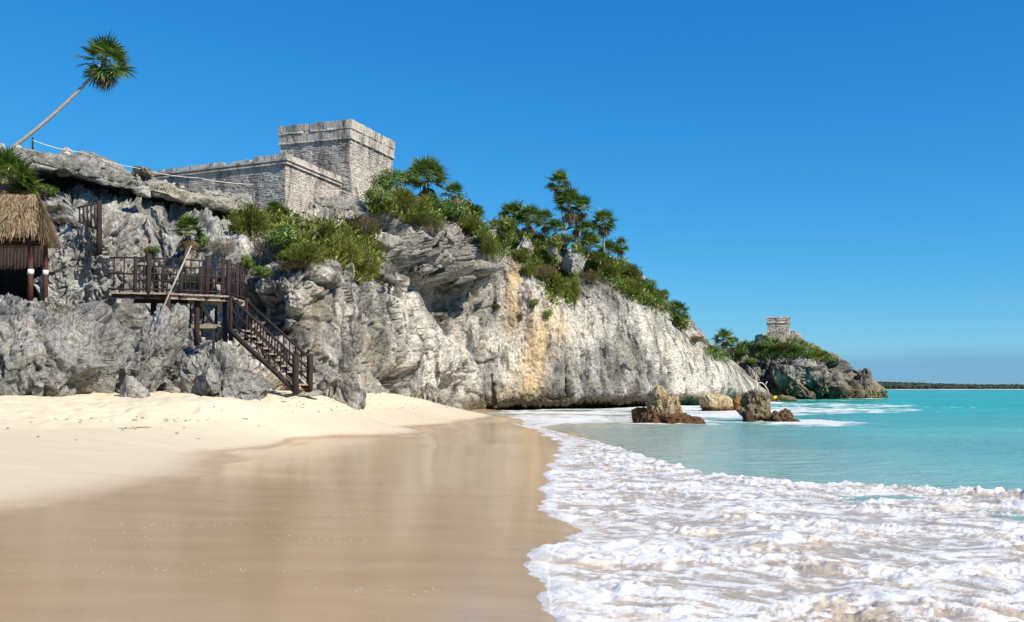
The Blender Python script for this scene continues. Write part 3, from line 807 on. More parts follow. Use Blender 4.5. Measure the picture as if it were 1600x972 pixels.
# the grey blocks at the foot of the stairway and the hut
GREY = (.34, .335, .315)
px_rock('huge pitted grey boulder below the thatched hut', -150, 150, 452, 664, 27.2, 5.0, seed=3, n=150, cuts=7, power=3.0, tilt=(-.35, .10, .1), colour=GREY, keep=.55, rough=1.0, block=.9)
px_rock('steep grey boulder between the huge one and the platform posts', 168, 258, 478, 660, 29.8, 2.6, seed=8, n=110, cuts=9, power=3.0, tilt=(-.3, .38, .0), colour=GREY, keep=.5)
px_rock('long low grey boulder in front of the wooden platform', 240, 446, 545, 660, 29.8, 2.4, seed=12, n=110, cuts=8, power=2.6, tilt=(-.15, .36, .0), colour=GREY, keep=.45)
px_rock('small smooth pale boulder wedged between two grey boulders', 176, 226, 588, 640, 28.3, 1.2, seed=15, n=40, cuts=8, power=2.8, colour=(.47, .44, .37), keep=.7, rough=.4)
px_rock('leaning grey slab of rock right of the thatched hut', 86, 190, 300, 490, 35.0, 4.0, seed=21, n=120, cuts=8, power=3.0, tilt=(-.25, .38, 0), colour=GREY, keep=.5, rough=1.0)
px_rock('pointed grey boulder behind the platform railing', 318, 378, 372, 440, 37.5, 1.6, seed=27, n=60, cuts=10, power=2.6, tilt=(0, .6, 0), colour=(.36, .36, .35), keep=.6, rough=.7)
px_rock('flat crumbly rock shelf at the foot of the stairs', 468, 560, 588, 655, 35.5, 2.6, seed=31, n=80, cuts=7, power=3.4, rough=1.1)
px_rock('square brown boulder at the foot of the pale cliff face', 632, 704, 600, 648, 60.0, 2.6, seed=34, n=64, cuts=9, power=3.8, tilt=(0, .12, .3), colour=(.36, .30, .22), keep=.5)
px_rock('low boulder at the cliff foot beside the dark cave mouth', 684, 720, 616, 644, 65.0, 1.6, seed=38, n=40, cuts=7, colour=(.36, .31, .24), keep=.4)
px_rock('rounded block between platform and rubble slope', 165, 200, 360, 408, 38.5, 1.4, seed=41, n=48, cuts=8, power=3.0)
px_rock('square grey block behind the back railing', 174, 206, 362, 404, 39.5, 1.2, seed=44, n=48, cuts=6, power=4.0)
px_rock('warm tan block half hidden by the platform railing', 205, 268, 405, 462, 39.0, 1.5, seed=47, n=48, cuts=8, colour=(.55, .47, .38), keep=.6)
px_rock('jagged upright splinter of rock below the grey ledge', 232, 262, 316, 360, 46.0, .9, seed=50, n=40, cuts=9, power=2.2, tilt=(0, -.35, 0))
px_rock('crumbly mid slope rock under the grey ledge', 168, 240, 335, 372, 43.0, 2.2, seed=52, n=64, cuts=8)
px_rock('small rock beside the little palm trunk', 205, 232, 372, 402, 40.5, .9, seed=54, n=40, cuts=8, colour=(.42, .34, .27), keep=.5)
px_rock('tall white boulder on the crest below the palms', 878, 914, 388, 428, 84.2, 2.0, seed=57, n=56, cuts=7, tilt=(0, .7, 0), colour=(.50, .47, .43), keep=.7, rough=.5)
px_rock('rounded white boulder beside the larger one on the crest', 856, 874, 378, 402, 84.0, 1.2, seed=59, n=40, cuts=5, colour=(.62, .56, .48), keep=.8, rough=.4, power=2.3)
px_rock('pale rock on the crest behind the leaning palm trunk', 814, 832, 370, 388, 83.0, 1.0, seed=61, n=32, cuts=6, colour=(.55, .50, .44), keep=.7, rough=.5)
px_rock('white rock peeping out of the shrubs at the cliff edge', 762, 784, 352, 376, 79.5, 1.2, seed=63, n=32, cuts=6, colour=(.55, .50, .44), keep=.7, rough=.5)
px_rock('pale slab among the shrubs low on the crest slope', 992, 1016, 430, 448, 97.0, 1.6, seed=66, n=32, cuts=6, tilt=(0, .6, 0), colour=(.55, .50, .44), keep=.7, rough=.5)
px_rock('dark rock beside the tall temple wall foot', 556, 604, 322, 352, 62.5, 2.0, seed=68, n=48, cuts=8, tint=.7)
# blocks that hang on the upper cliff
for i, (x0, x1, y0, y1, d, dp, ti) in enumerate(((604, 642, 385, 440, 61, 2.4, .05), (630, 650, 378, 425, 63.5, 1.6, .1), (646, 676, 392, 432, 65.5, 2.2, 0), (632, 676, 352, 395, 67.5, 2.0, .25), (596, 622, 345, 385, 63.5, 2.2, -.1), (585, 605, 362, 420, 60.5, 1.8, 0),
                                                 (680, 708, 348, 392, 72, 2.0, 0), (704, 724, 352, 400, 73.5, 2.0, .1), (724, 738, 372, 425, 75, 1.5, 0), (738, 754, 352, 410, 76.5, 1.5, 0), (694, 716, 385, 420, 71.5, 1.6, .1), (676, 700, 395, 425, 70, 1.6, -.1))):
    px_rock(None, x0, x1, y0, y1, d - (2.6 if x0 < 700 else .8), dp, seed=100 + i, n=44, cuts=7, power=3.0, tilt=(0, ti, .3 * math.sin(i * 2.1)), parent=CLIFF, name='crag', rough=1.2)
# rocks standing in the sea
TAN = (.47, .345, .18); RED = (.17, .075, .03)
def sea_rock(label, parts, name='sea_rock'):
    root = None
    for i, (x0, x1, y0, y1, d, dp, kw) in enumerate(parts):
        a, b = W(x0, y1, d), W(x1, y0, d)
        c = (a + b) / 2; c[1] += dp * .3
        if root is None: root = tag(empty(name, (c[0], c[1], 0)), label, 'rock')
        nm = kw.pop('nm', 'rock_body')
        o = rock(nm, c, ((b[0] - a[0]) * 1.02, dp, (b[2] - a[2]) * 1.03), **kw)
        o.parent = root; o.location = Vector(o.location) - root.location
    return root
sea_rock('tall tan rock standing in the surf with reddish weed round its foot', [
    (1006, 1062, 603, 692, 50.5, 2.0, dict(seed=201, n=80, cuts=9, power=2.6, taper=.55, tilt=(0, .06, .3), colour=TAN, keep=.9, skirt=(.28, RED, .12), rough=.8)),
    (1030, 1088, 624, 692, 50.3, 1.9, dict(nm='shoulder', seed=205, n=80, cuts=9, power=2.8, taper=.4, tilt=(0, -.12, .2), colour=TAN, keep=.9, skirt=(.28, RED, .12), rough=.8)),
    (1000, 1108, 645, 685, 49.8, 2.6, dict(nm='weedy_foot', seed=204, n=70, cuts=5, power=2.4, colour=RED, keep=.95, rough=1.5)),
    (988, 1016, 640, 672, 52.0, 1.0, dict(nm='weedy_knob', seed=206, n=36, cuts=5, colour=(.26, .12, .04), keep=.9))])
sea_rock('dark hollowed rock in the surf with a white dead branch on top', [
    (1170, 1213, 614, 690, 53.0, 1.6, dict(seed=211, n=90, cuts=10, power=3.2, taper=.0, tilt=(0, .12, .6), colour=(.27, .20, .10), keep=.85, skirt=(.30, (.11, .05, .025), .15), rough=1.5, block=1.1)),
    (1196, 1240, 640, 680, 52.0, 1.5, dict(nm='weedy_foot', seed=214, n=60, cuts=6, power=2.3, colour=(.20, .12, .05), keep=.9, rough=1.6)),
    (1216, 1254, 655, 680, 51.0, 1.0, dict(nm='weedy_knob', seed=216, n=40, cuts=6, colour=RED, keep=.9, rough=1.5)),
    (1160, 1186, 640, 678, 52.5, 1.0, dict(nm='weedy_knob', seed=218, n=40, cuts=6, colour=(.10, .05, .03), keep=.9))])
sea_rock('long flat tan rock at the cliff foot behind the surf', [
    (1090, 1147, 616, 655, 78.0, 2.4, dict(seed=221, n=60, cuts=6, power=3.2, colour=(.60, .47, .27), keep=.9, skirt=(.35, RED, .15), rough=.5))])
sea_rock('rusty brown rock between the flat tan rock and hollowed rock', [
    (1143, 1172, 618, 652, 78.5, 1.8, dict(seed=224, n=48, cuts=7, colour=(.33, .17, .06), keep=.9))])
sea_rock('dark rock stack standing off the tip of the headland', [
    (1334, 1372, 576, 640, 176.0, 5.0, dict(seed=231, n=70, cuts=9, power=2.6, taper=.3, tilt=(0, .12, .4), colour=(.15, .125, .09), keep=.8, rough=1.3)),
    (1352, 1386, 596, 634, 177.0, 5.0, dict(nm='outer_ledge', seed=233, n=50, cuts=8, power=2.3, taper=.4, colour=(.30, .22, .12), keep=.7))], 'rock_stack')
# ------------------------------------------------------------------ materials of built things
def island_mat(name, stops, rough=0.9, nscale=6.0, nlo=0.75, nhi=1.15, bmp=0.4, bdist=0.03, spec=0.2, extra=None, stretch=None):
    m, t, b, o = new_mat(name)
    g = N(t, 'NewGeometry')
    r = ramp(t, g.outputs['Random Per Island'], stops)
    n = noise_node(t, nscale, 5, 0.65, stretch=stretch)
    k = ramp(t, n.outputs[0], [(0.32, nlo), (0.68, nhi)])
    c = mixc(t, 1.0, r.outputs[0], k.outputs[0], 'MULTIPLY')
    if extra: c = extra(t, c)
    t.links.new(c, b.inputs['Base Color'])
    b.inputs['Roughness'].default_value = rough; b.inputs['Specular IOR Level'].default_value = spec
    bump(t, b, n.outputs[0], bmp, bdist)
    return m
def stains(t, c):
    n = noise_node(t, 1.1, 5, 0.7, stretch=(1, 1, .35))
    r = ramp(t, n.outputs[0], [(0.38, (0.42, 0.40, 0.37)), (0.50, (0.95, 0.93, 0.92)), (0.7, (1.1, 1.05, 1.0))])
    return mixc(t, 1.0, c, r.outputs[0], 'MULTIPLY')
STONE = island_mat('temple_stone', [(0.0, (.40, .355, .31)), (0.3, (.48, .43, .375)), (0.8, (.53, .48, .42)), (1.0, (.60, .55, .485))], nscale=9, nlo=.7, nhi=1.2, bmp=.6, bdist=.06, extra=stains)
MORTAR = island_mat('temple_mortar', [(0, (.44, .395, .34)), (1, (.47, .42, .36))], nscale=7, bmp=.6, bdist=.05, extra=stains)
WOOD = island_mat('weathered_wood', [(0, (.020, .013, .012)), (.6, (.036, .023, .021)), (1, (.066, .045, .040))], rough=.8, nscale=5, nlo=.7, nhi=1.4, stretch=(3, 3, .6), bmp=.5)
PALEWOOD = island_mat('bleached_wood', [(0, (.24, .185, .14)), (1, (.42, .34, .265))], rough=.85, nscale=6, nlo=.65, nhi=1.2)
GREYWOOD = island_mat('grey_bamboo', [(0, (.34, .31, .28)), (1, (.40, .37, .33))], rough=.7, nscale=4)
REDWOOD = island_mat('reddish_post_wood', [(0, (.075, .032, .024)), (1, (.105, .045, .033))], rough=.75, nscale=5, nlo=.6, nhi=1.3, stretch=(3, 3, .6))
THATCH = island_mat('dry_thatch', [(0, (.13, .085, .045)), (.5, (.24, .165, .09)), (1, (.38, .28, .165))], rough=.95, nscale=2.5, nlo=.65, nhi=1.2)
ROPE = island_mat('pale_rope', [(0, (.70, .66, .58)), (1, (.74, .70, .62))], nscale=8)
WHITE = island_mat('white_cloth_band', [(0, (.72, .68, .62)), (1, (.76, .72, .66))], nscale=8)
BONE = island_mat('bleached_branch', [(0, (.72, .66, .56)), (1, (.80, .74, .64))], nscale=8)
rnd = random.Random(5)
V3 = lambda *a: np.array(a, float)

# ------------------------------------------------------------------ the smooth grey ledge that caps the left of the cliff
LEDGE = {20: (262, 232, 47.9), 60: (266, 238, 48.6), 100: (273, 243, 49.3), 140: (282, 249, 50.2), 180: (298, 259, 51.2), 212: (305, 272, 52.2), 250: (308, 286, 53.4), 300: (319, 299, 55), 350: (326, 301, 56.5), 400: (337, 306, 58), 450: (342, 308, 59.5), 500: (347, 310, 60.8), 562: (350, 319, 62.2), 576: (350, 336, 63.0)}
def make_ledge():
    st = {}
    for x, (yb, yt, d) in LEDGE.items():
        st[x] = [(yb - 10, d + 6), (yb - 1, d + 1.2), (yb, d + .1), ((yb * .55 + yt * .45), d - .25), (yt + 2, d), (yt - 1, d + .6), (yt - 1.5, d + 3)]
    G, rr, xs = loft(st, 640, [6, 14, 18, 18, 10, 8], back=())
    n = normals(G); n *= np.sign((n[len(rr) // 2] * np.array([.3, -1, 0])).sum(-1).mean())
    f1, f2, rid, tl = voronoi(G * np.array([.30, .30, .5]) + 5)
    d = 0.30 * fbm(G * 0.5, 3) + .10 * fbm(G * 2, 3) + .35 * (rid - .5) + .5 * tl - .22 * np.exp(-((f2 - f1) / .04) ** 2) - 0.5 * gauss(G, W(214, 300, 52), (1.2, 4, .7)) - .25 * gauss(G, W(172, 275, 51), (.25, 4, 1))
    row = rr[:, None] + 0 * xs[None]
    d -= 0.55 * sstep(fbm(G * .7 + 4, 3), .05, .3) * sstep(row, 2.6, 1.6)
    V = G + n * d[..., None]
    g = np.clip(.5 + .8 * fbm(V * .5 + 3, 4) + .4 * fbm(V * np.array([2, 2, .6]), 3), 0, 1)[..., None]
    col = C3(.25, .24, .215) * (1 - g) + C3(.46, .43, .37) * g
    X = xs[None] + 0 * row
    warm = (np.exp(-((X - 300) / 60.0) ** 2) * .9 + .35 * sstep(X, 330, 420) * sstep(fbm(V * .8 + 40, 3), 0, .3))[..., None]
    col = col * (1 - .6 * warm) + C3(.60, .51, .38) * .6 * warm
    lic = sstep(fbm(V * 1.3 + 9, 4), .15, .4)[..., None]
    col = col * (1 - .5 * lic)
    me = np_mesh('rock_ledge', V, grid_faces(*V.shape[:2]), ROCK, True, cols=col)
    return tag(link(bpy.data.objects.new('rock_ledge', me)), 'smooth grey overhanging rock ledge below the roped path', 'rock ledge')
make_ledge()
rock_i = 0
for (lab, x0, x1, y0, y1, d, kw) in (('blocky white stone perched on the ledge beside the rope', 92, 111, 231, 246, 50.0, dict(colour=(.66, .58, .48), keep=.9, power=4)),
                                     ('rounded pale stone at the foot of the tall leaning palm', 14, 34, 222, 246, 48.6, dict(colour=(.56, .50, .43), keep=.9)),
                                     ('small pale stone left of the leaning palm foot', -4, 6, 224, 240, 48.6, dict(colour=(.52, .48, .42), keep=.9)),
                                     ('thin brown slab lying at the end of the ledge path', 206, 240, 260, 274, 53.0, dict(colour=(.30, .24, .17), keep=.9, tilt=(0, .16, 0), power=4)),
                                     ('white angular block fallen under the grey ledge', 206, 236, 288, 306, 51.0, dict(colour=(.62, .56, .50), keep=.8, tilt=(0, .3, 0)))):
    rock_i += 1
    px_rock(lab, x0, x1, y0, y1, d, None, name='stone', cat='stone', seed=300 + rock_i, n=28, cuts=6, rough=.6, **kw)

# ------------------------------------------------------------------ masonry
def masonry(mb, a, b, c, d, nrm, sw, sh, out=0.06, rn=rnd, holes=(), upright=False):
    """courses of rough stones on the quad a b c d (bottom left, bottom right, top right, top left)"""
    a, b, c, d, nrm = (np.asarray(q, float) for q in (a, b, c, d, nrm))
    H = (np.linalg.norm(d - a) + np.linalg.norm(c - b)) / 2; Wd = (np.linalg.norm(b - a) + np.linalg.norm(c - d)) / 2
    at = lambda u, v: (a * (1 - u) + b * u) * (1 - v) + (d * (1 - u) + c * u) * v
    rows = max(1, round(H / sh)); g = 0.012
    edges = [0.0]
    for i in range(rows): edges.append(edges[-1] + rn.uniform(.7, 1.3))
    edges = [e / edges[-1] for e in edges]
    for i in range(rows):
        u = 0.0
        while u < 1 - 1e-4:
            du = sw * rn.uniform(.55, 1.5) / Wd
            if u + du > 1 - 0.4 * sw / Wd: du = 1 - u
            v0, v1 = edges[i] + g / H, edges[i + 1] - g / H
            u0, u1 = u + g / Wd, u + du - g / Wd
            u += du
            uc, vc = (u0 + u1) / 2, (v0 + v1) / 2
            if any(abs(uc - hx) < hr / Wd and abs(vc - hy) < hr / H for hx, hy, hr in holes): continue
            o1 = out * rn.uniform(.35, 1.25)
            if rn.random() < .10: continue
            jit = lambda: rn.uniform(-.35, .35) * out
            jv = lambda: rn.uniform(-.22, .22) * sh / H
            ju = lambda: rn.uniform(-.12, .12) * sw / Wd
            q = [at(min(max(u_ + ju(), 0), 1), min(max(v_ + jv(), 0), 1)) for u_, v_ in ((u0, v0), (u1, v0), (u1, v1), (u0, v1))]
            ctr = sum(q) / 4
            f = [p + (ctr - p) * rn.uniform(.04, .14) + nrm * (o1 + jit()) for p in q]
            back = [p - nrm * .04 for p in q]
            mb.hexa([back[0], back[1], back[2], back[3], f[0], f[1], f[2], f[3]])
def hexa_obj(name, pts, mat, parent):
    mb = MB(); mb.hexa(pts)
    return mb.build(name, mat, parent)
def wall_block(name, base4, top4, mat, parent):
    return hexa_obj(name, list(base4) + list(top4), mat, parent)

def local(o, origin):
    """bring geometry built in world coordinates under an Empty at origin"""
    o.location = -np.asarray(origin)
    return o

def make_temple():
    O = W(546, 320, 66.0); z0 = O[2]
    r = V3(.34, .94, 0); r /= np.linalg.norm(r); l = V3(-r[1], r[0], 0)
    zc = lambda y: float(W(545, y, 66.0)[2])
    z1, z2, z3, z4 = zc(258), zc(216.5), zc(201), zc(187)
    Lr, Ll = 6.35, 5.55
    root = tag(empty('temple', (O[0], O[1], z0)), 'tall square stone temple with double cornice above the ledge', 'temple')
    K = lambda i, o_, z: V3(O[0], O[1], 0) + r * (o_ + (Lr - o_ * 0 if i in (1, 2) else 0)) * 0 + V3(0, 0, z)
    def ring(off_l, off_r, z, zj=0):
        """corners: front, right-back, far, left; off_l moves the left face out, off_r the right face"""
        p = V3(O[0], O[1], 0)
        nl, nr = -r, -l            # outward normals of the left face and the right face
        f = p + nl * off_l + nr * off_r
        rb = p + r * Lr + r * off_l + nr * off_r
        lf = p + l * Ll + nl * off_l - nr * off_r
        fa = p + r * Lr + l * Ll + r * off_l - nr * off_r
        return [q + V3(0, 0, z) for q in (f, rb, fa, lf)]
    nl, nr = -r, -l
    def band(name, oa, ob, za, zb, core=.06):
        A, B = ring(oa[0] - core, oa[1] - core, za), ring(ob[0] - core, ob[1] - core, zb)
        return local(wall_block(name, A, B, MORTAR, root), root.location)
    def faces(oa, ob, za, zb):
        A, B = ring(oa[0], oa[1], za), ring(ob[0], ob[1], zb)
        return (A[3], A[0], B[0], B[3], nl), (A[0], A[1], B[1], B[0], nr)
    specs = [('base_wall', (.28, .62), (.04, .05), z0 - 1.2, z1, .25, .15, [(.0, .0, 0)]), ('upper_wall', (0, 0), (0, 0), z1, z2, .25, .135, [(.5, .62, .14), (.30, .70, .12)])]
    for nm, oa, ob, za, zb, sw, sh, holes in specs:
        core = band(nm, oa, ob, za, zb, .02)
        mb = MB()
        for k, (a, b, c, d, nn) in enumerate(faces(oa, ob, za, zb)):
            masonry(mb, a, b, c, d, nn, sw, sh, .03, holes=[holes[min(k, len(holes) - 1)]])
        s = mb.build('stonework', STONE, core); s['kind'] = 'stuff'
    for nm, o_, za, zb in (('lower_cornice', .17, z2 - .02, z2 + .13), ('upper_cornice', .19, z3 - .02, z3 + .13)):
        core = band(nm, (o_, o_), (o_ - .03, o_ - .03), za, zb, .10)
        mb = MB()
        for a, b, c, d, nn in faces((o_ - .05, o_ - .05), (o_ - .08, o_ - .08), za, zb): masonry(mb, a, b, c, d, nn, .5, .15, .05)
        s = mb.build('stonework', STONE, core); s['kind'] = 'stuff'
    for nm, o_, za, zb, sw in (('middle_frieze', .05, z2 + .13, z3 - .02, .34), ('top_frieze', .08, z3 + .13, z4, .30)):
        core = band(nm, (o_, o_), (o_ + .04, o_ + .04), za, zb, .08)
        for a, b, c, d, nn in faces((o_, o_), (o_ + .04, o_ + .04), za, zb):
            n_ = int(np.linalg.norm(b - a) / sw); cuts_ = np.cumsum([0] + [rnd.uniform(.7, 1.3) for _ in range(n_)]); cuts_ /= cuts_[-1]
            for i in range(n_):
                u0, u1 = cuts_[i] + .002, cuts_[i + 1] - .002
                q = [a + (b - a) * u0, a + (b - a) * u1, d + (c - d) * u1, d + (c - d) * u0]
                q[2] = q[2] + V3(0, 0, rnd.uniform(-.05, .03)); q[3] = q[3] + V3(0, 0, rnd.uniform(-.05, .03))
                e = rnd.uniform(.01, .07)
                mb = MB(); mb.hexa([p - nn * .05 for p in q] + [p + nn * (e + rnd.uniform(-.015, .015)) for p in q])
                local(mb.build('frieze_stone', STONE, root), root.location)
    top = band('roof', (.02, .02), (-.3, -.3), z4 - .03, z4 + .04)
    return root
make_temple()

def make_terrace():
    """the lower building with broken parapet in front of the temple"""
    d0 = 56.7
    C = W(446, 300, d0); zb = C[2] - 1.0; zc0 = float(W(446, 256.5, d0)[2]); zc1 = float(W(446, 253, d0)[2]); zt = float(W(446, 241, d0)[2])
    p = V3(C[0], C[1], 0)
    r = V3(.31, .95, 0); r /= np.linalg.norm(r); l = V3(-r[1] + .06, r[0] + .1, 0); l /= np.linalg.norm(l)
    root = tag(empty('terrace_building', (C[0], C[1], C[2])), 'low stone building with broken parapet in front of the tall temple', 'ruin')
    nl, nr = -r, V3(r[1], -r[0], 0)
    nl = V3(l[1], -l[0], 0); nl = nl if nl[1] < 0 else -nl
    Lr, Ll = 6.9, 17.0
    z = lambda q, h: V3(q[0], q[1], h)
    c_f, c_r, c_l = p, p + r * Lr, p + l * Ll
    far = c_r + l * Ll
    core = local(wall_block('wall', [z(q, zb) for q in (c_f, c_r, far, c_l)], [z(q, zc0) for q in (c_f, c_r, far, c_l)], MORTAR, root), root.location)
    mb = MB()
    masonry(mb, z(c_l, zb), z(c_f, zb), z(c_f, zc0), z(c_l, zc0), nl, .24, .14, .03)
    masonry(mb, z(c_f, zb), z(c_r, zb), z(c_r, zc0), z(c_f, zc0), nr, .24, .14, .03)
    s = mb.build('stonework', STONE, core); s['kind'] = 'stuff'
    # pale plastered cornice moulding
    for h0, h1, o_, mt in ((zc0, zc0 + .10, .16, STONE), (zc0 + .10, zc0 + .22, .07, MORTAR), (zc0 + .22, zc0 + .34, .20, STONE)):
        f = c_f + nl * o_ + nr * o_
        mb = MB()
        n1 = 26
        for i in range(n1):
            a, b = c_l + nl * o_ + (f - c_l - nl * o_) * (i / n1), c_l + nl * o_ + (f - c_l - nl * o_) * ((i + 1) / n1)
            j = rnd.uniform(-.012, .012)
            mb.hexa([z(a, h0), z(b, h0), z(b - nl * .5, h0), z(a - nl * .5, h0), z(a, h1 + j), z(b, h1 + j), z(b - nl * .5, h1 + j), z(a - nl * .5, h1 + j)])
        e = c_r + nr * o_
        for i in range(10):
            a, b = f + (e - f) * (i / 10), f + (e - f) * ((i + 1) / 10)
            j = rnd.uniform(-.012, .012)
            mb.hexa([z(a, h0 + .002), z(b, h0 + .002), z(b - nr * .5, h0 + .002), z(a - nr * .5, h0 + .002), z(a, h1 + j), z(b, h1 + j), z(b - nr * .5, h1 + j), z(a - nr * .5, h1 + j)])
        local(mb.build('cornice', mt, root), root.location)
    # parapet of upright stones, broken in places
    hb = zc0 + .34
    u = 0.0
    while u < Ll:
        wd = rnd.uniform(.20, .34)
        q = c_f + l * u
        pxq, _, _ = proj(z(q, hb))
        gap = (393 < pxq < 400) or (351 < pxq < 363)
        h = zt - hb + .08 if pxq > 400 else (zt - hb - .06 if pxq > 363 else (zt - hb) * (.98 if pxq > 300 else .92))
        if gap: h = .10
        h *= rnd.uniform(.86, 1.04)
        mb = MB(); a, b = q + nl * .05, c_f + l * (u + wd - .015) + nl * .05
        e = rnd.uniform(-.03, .03)
        mb.hexa([z(b + nl * e, hb), z(a + nl * e, hb), z(a - nl * .4, hb), z(b - nl * .4, hb), z(b + nl * (e - .02), hb + h), z(a + nl * (e - .02), hb + h + rnd.uniform(-.04, .04)), z(a - nl * .4, hb + h), z(b - nl * .4, hb + h)])
        local(mb.build('parapet_stone', STONE, root), root.location)
        u += wd
    u = .05
    while u < Lr:
        wd = rnd.uniform(.22, .36)
        h = (zt - hb + .05) * rnd.uniform(.94, 1.04)
        mb = MB(); a, b = c_f + r * u + nr * .05, c_f + r * (u + wd - .015) + nr * .05
        e = rnd.uniform(-.02, .03)
        mb.hexa([z(a + nr * e, hb), z(b + nr * e, hb), z(b - nr * .4, hb), z(a - nr * .4, hb), z(a + nr * e, hb + h), z(b + nr * e, hb + h), z(b - nr * .4, hb + h), z(a - nr * .4, hb + h)])
        local(mb.build('parapet_stone', STONE, root), root.location)
        u += wd
make_terrace()

def make_far_temple():
    d = 186.0
    A, B = W(1200, 521, d), W(1234, 521, d)
    z0 = A[2] - 1.5; zt = float(W(1200, 495.5, d)[2]); zm = float(W(1200, 505, d)[2])
    root = tag(empty('watchtower_temple', (A[0], A[1], A[2])), 'small distant stone temple on top of the headland', 'temple')
    r = V3(.25, .97, 0); l = V3(-1, .12, 0)
    f = V3(B[0], B[1], 0); Ll = float(B[0] - A[0]); Lr = 5.0
    def ring(o_, z_): return [q + V3(0, 0, z_) for q in (f + V3(o_, -o_, 0), f + r * Lr + V3(o_, o_, 0), f + r * Lr + l * Ll + V3(-o_, o_, 0), f + l * Ll + V3(-o_, -o_, 0))]
    def lay(name, oa, ob, za, zb, sw, sh):
        core = local(wall_block(name, ring(oa - .06, za), ring(ob - .06, zb), MORTAR, root), root.location)
        a, b = ring(oa, za), ring(ob, zb); mb = MB()
        masonry(mb, a[3], a[0], b[0], b[3], V3(0, -1, 0), sw, sh, .09); masonry(mb, a[0], a[1], b[1], b[0], V3(1, -.2, 0), sw, sh, .09)
        s = mb.build('stonework', STONE, core); s['kind'] = 'stuff'
    lay('wall', .1, -.02, z0, zm, .5, .32); lay('cornice', .14, .12, zm, zm + .2, .8, .2); lay('frieze', .02, .05, zm + .2, zt - .2, .5, .4); lay('parapet', .14, .12, zt - .2, zt + .05, .6, .25)
    base = tag(empty('temple_platform', tuple(W(1215, 522, d - 1.5))), 'low stepped stone platform under the distant small temple', 'ruin')
    for nm, x0, x1, y0, y1, dd in (('step', 1190, 1256, 521.5, 536, d - 1.2), ('step', 1236, 1248, 517, 524, d + 1)):
        a, b = W(x0, y1, dd), W(x1, y0, dd)
        core = local(wall_block(nm, [V3(a[0], dd, a[2]), V3(b[0], dd, a[2]), V3(b[0], dd + 6, a[2]), V3(a[0], dd + 6, a[2])], [V3(a[0] + .3, dd + .1, b[2]), V3(b[0] - .5, dd + .1, b[2]), V3(b[0] - .5, dd + 6, b[2]), V3(a[0] + .3, dd + 6, b[2])], MORTAR, base), base.location)
        mb = MB(); masonry(mb, (a[0], dd, a[2]), (b[0], dd, a[2]), (b[0] - .5, dd + .1, b[2]), (a[0] + .3, dd + .1, b[2]), V3(0, -1, 0), .5, .3, .09)
        s = mb.build('stonework', STONE, core); s['kind'] = 'stuff'
make_far_temple()

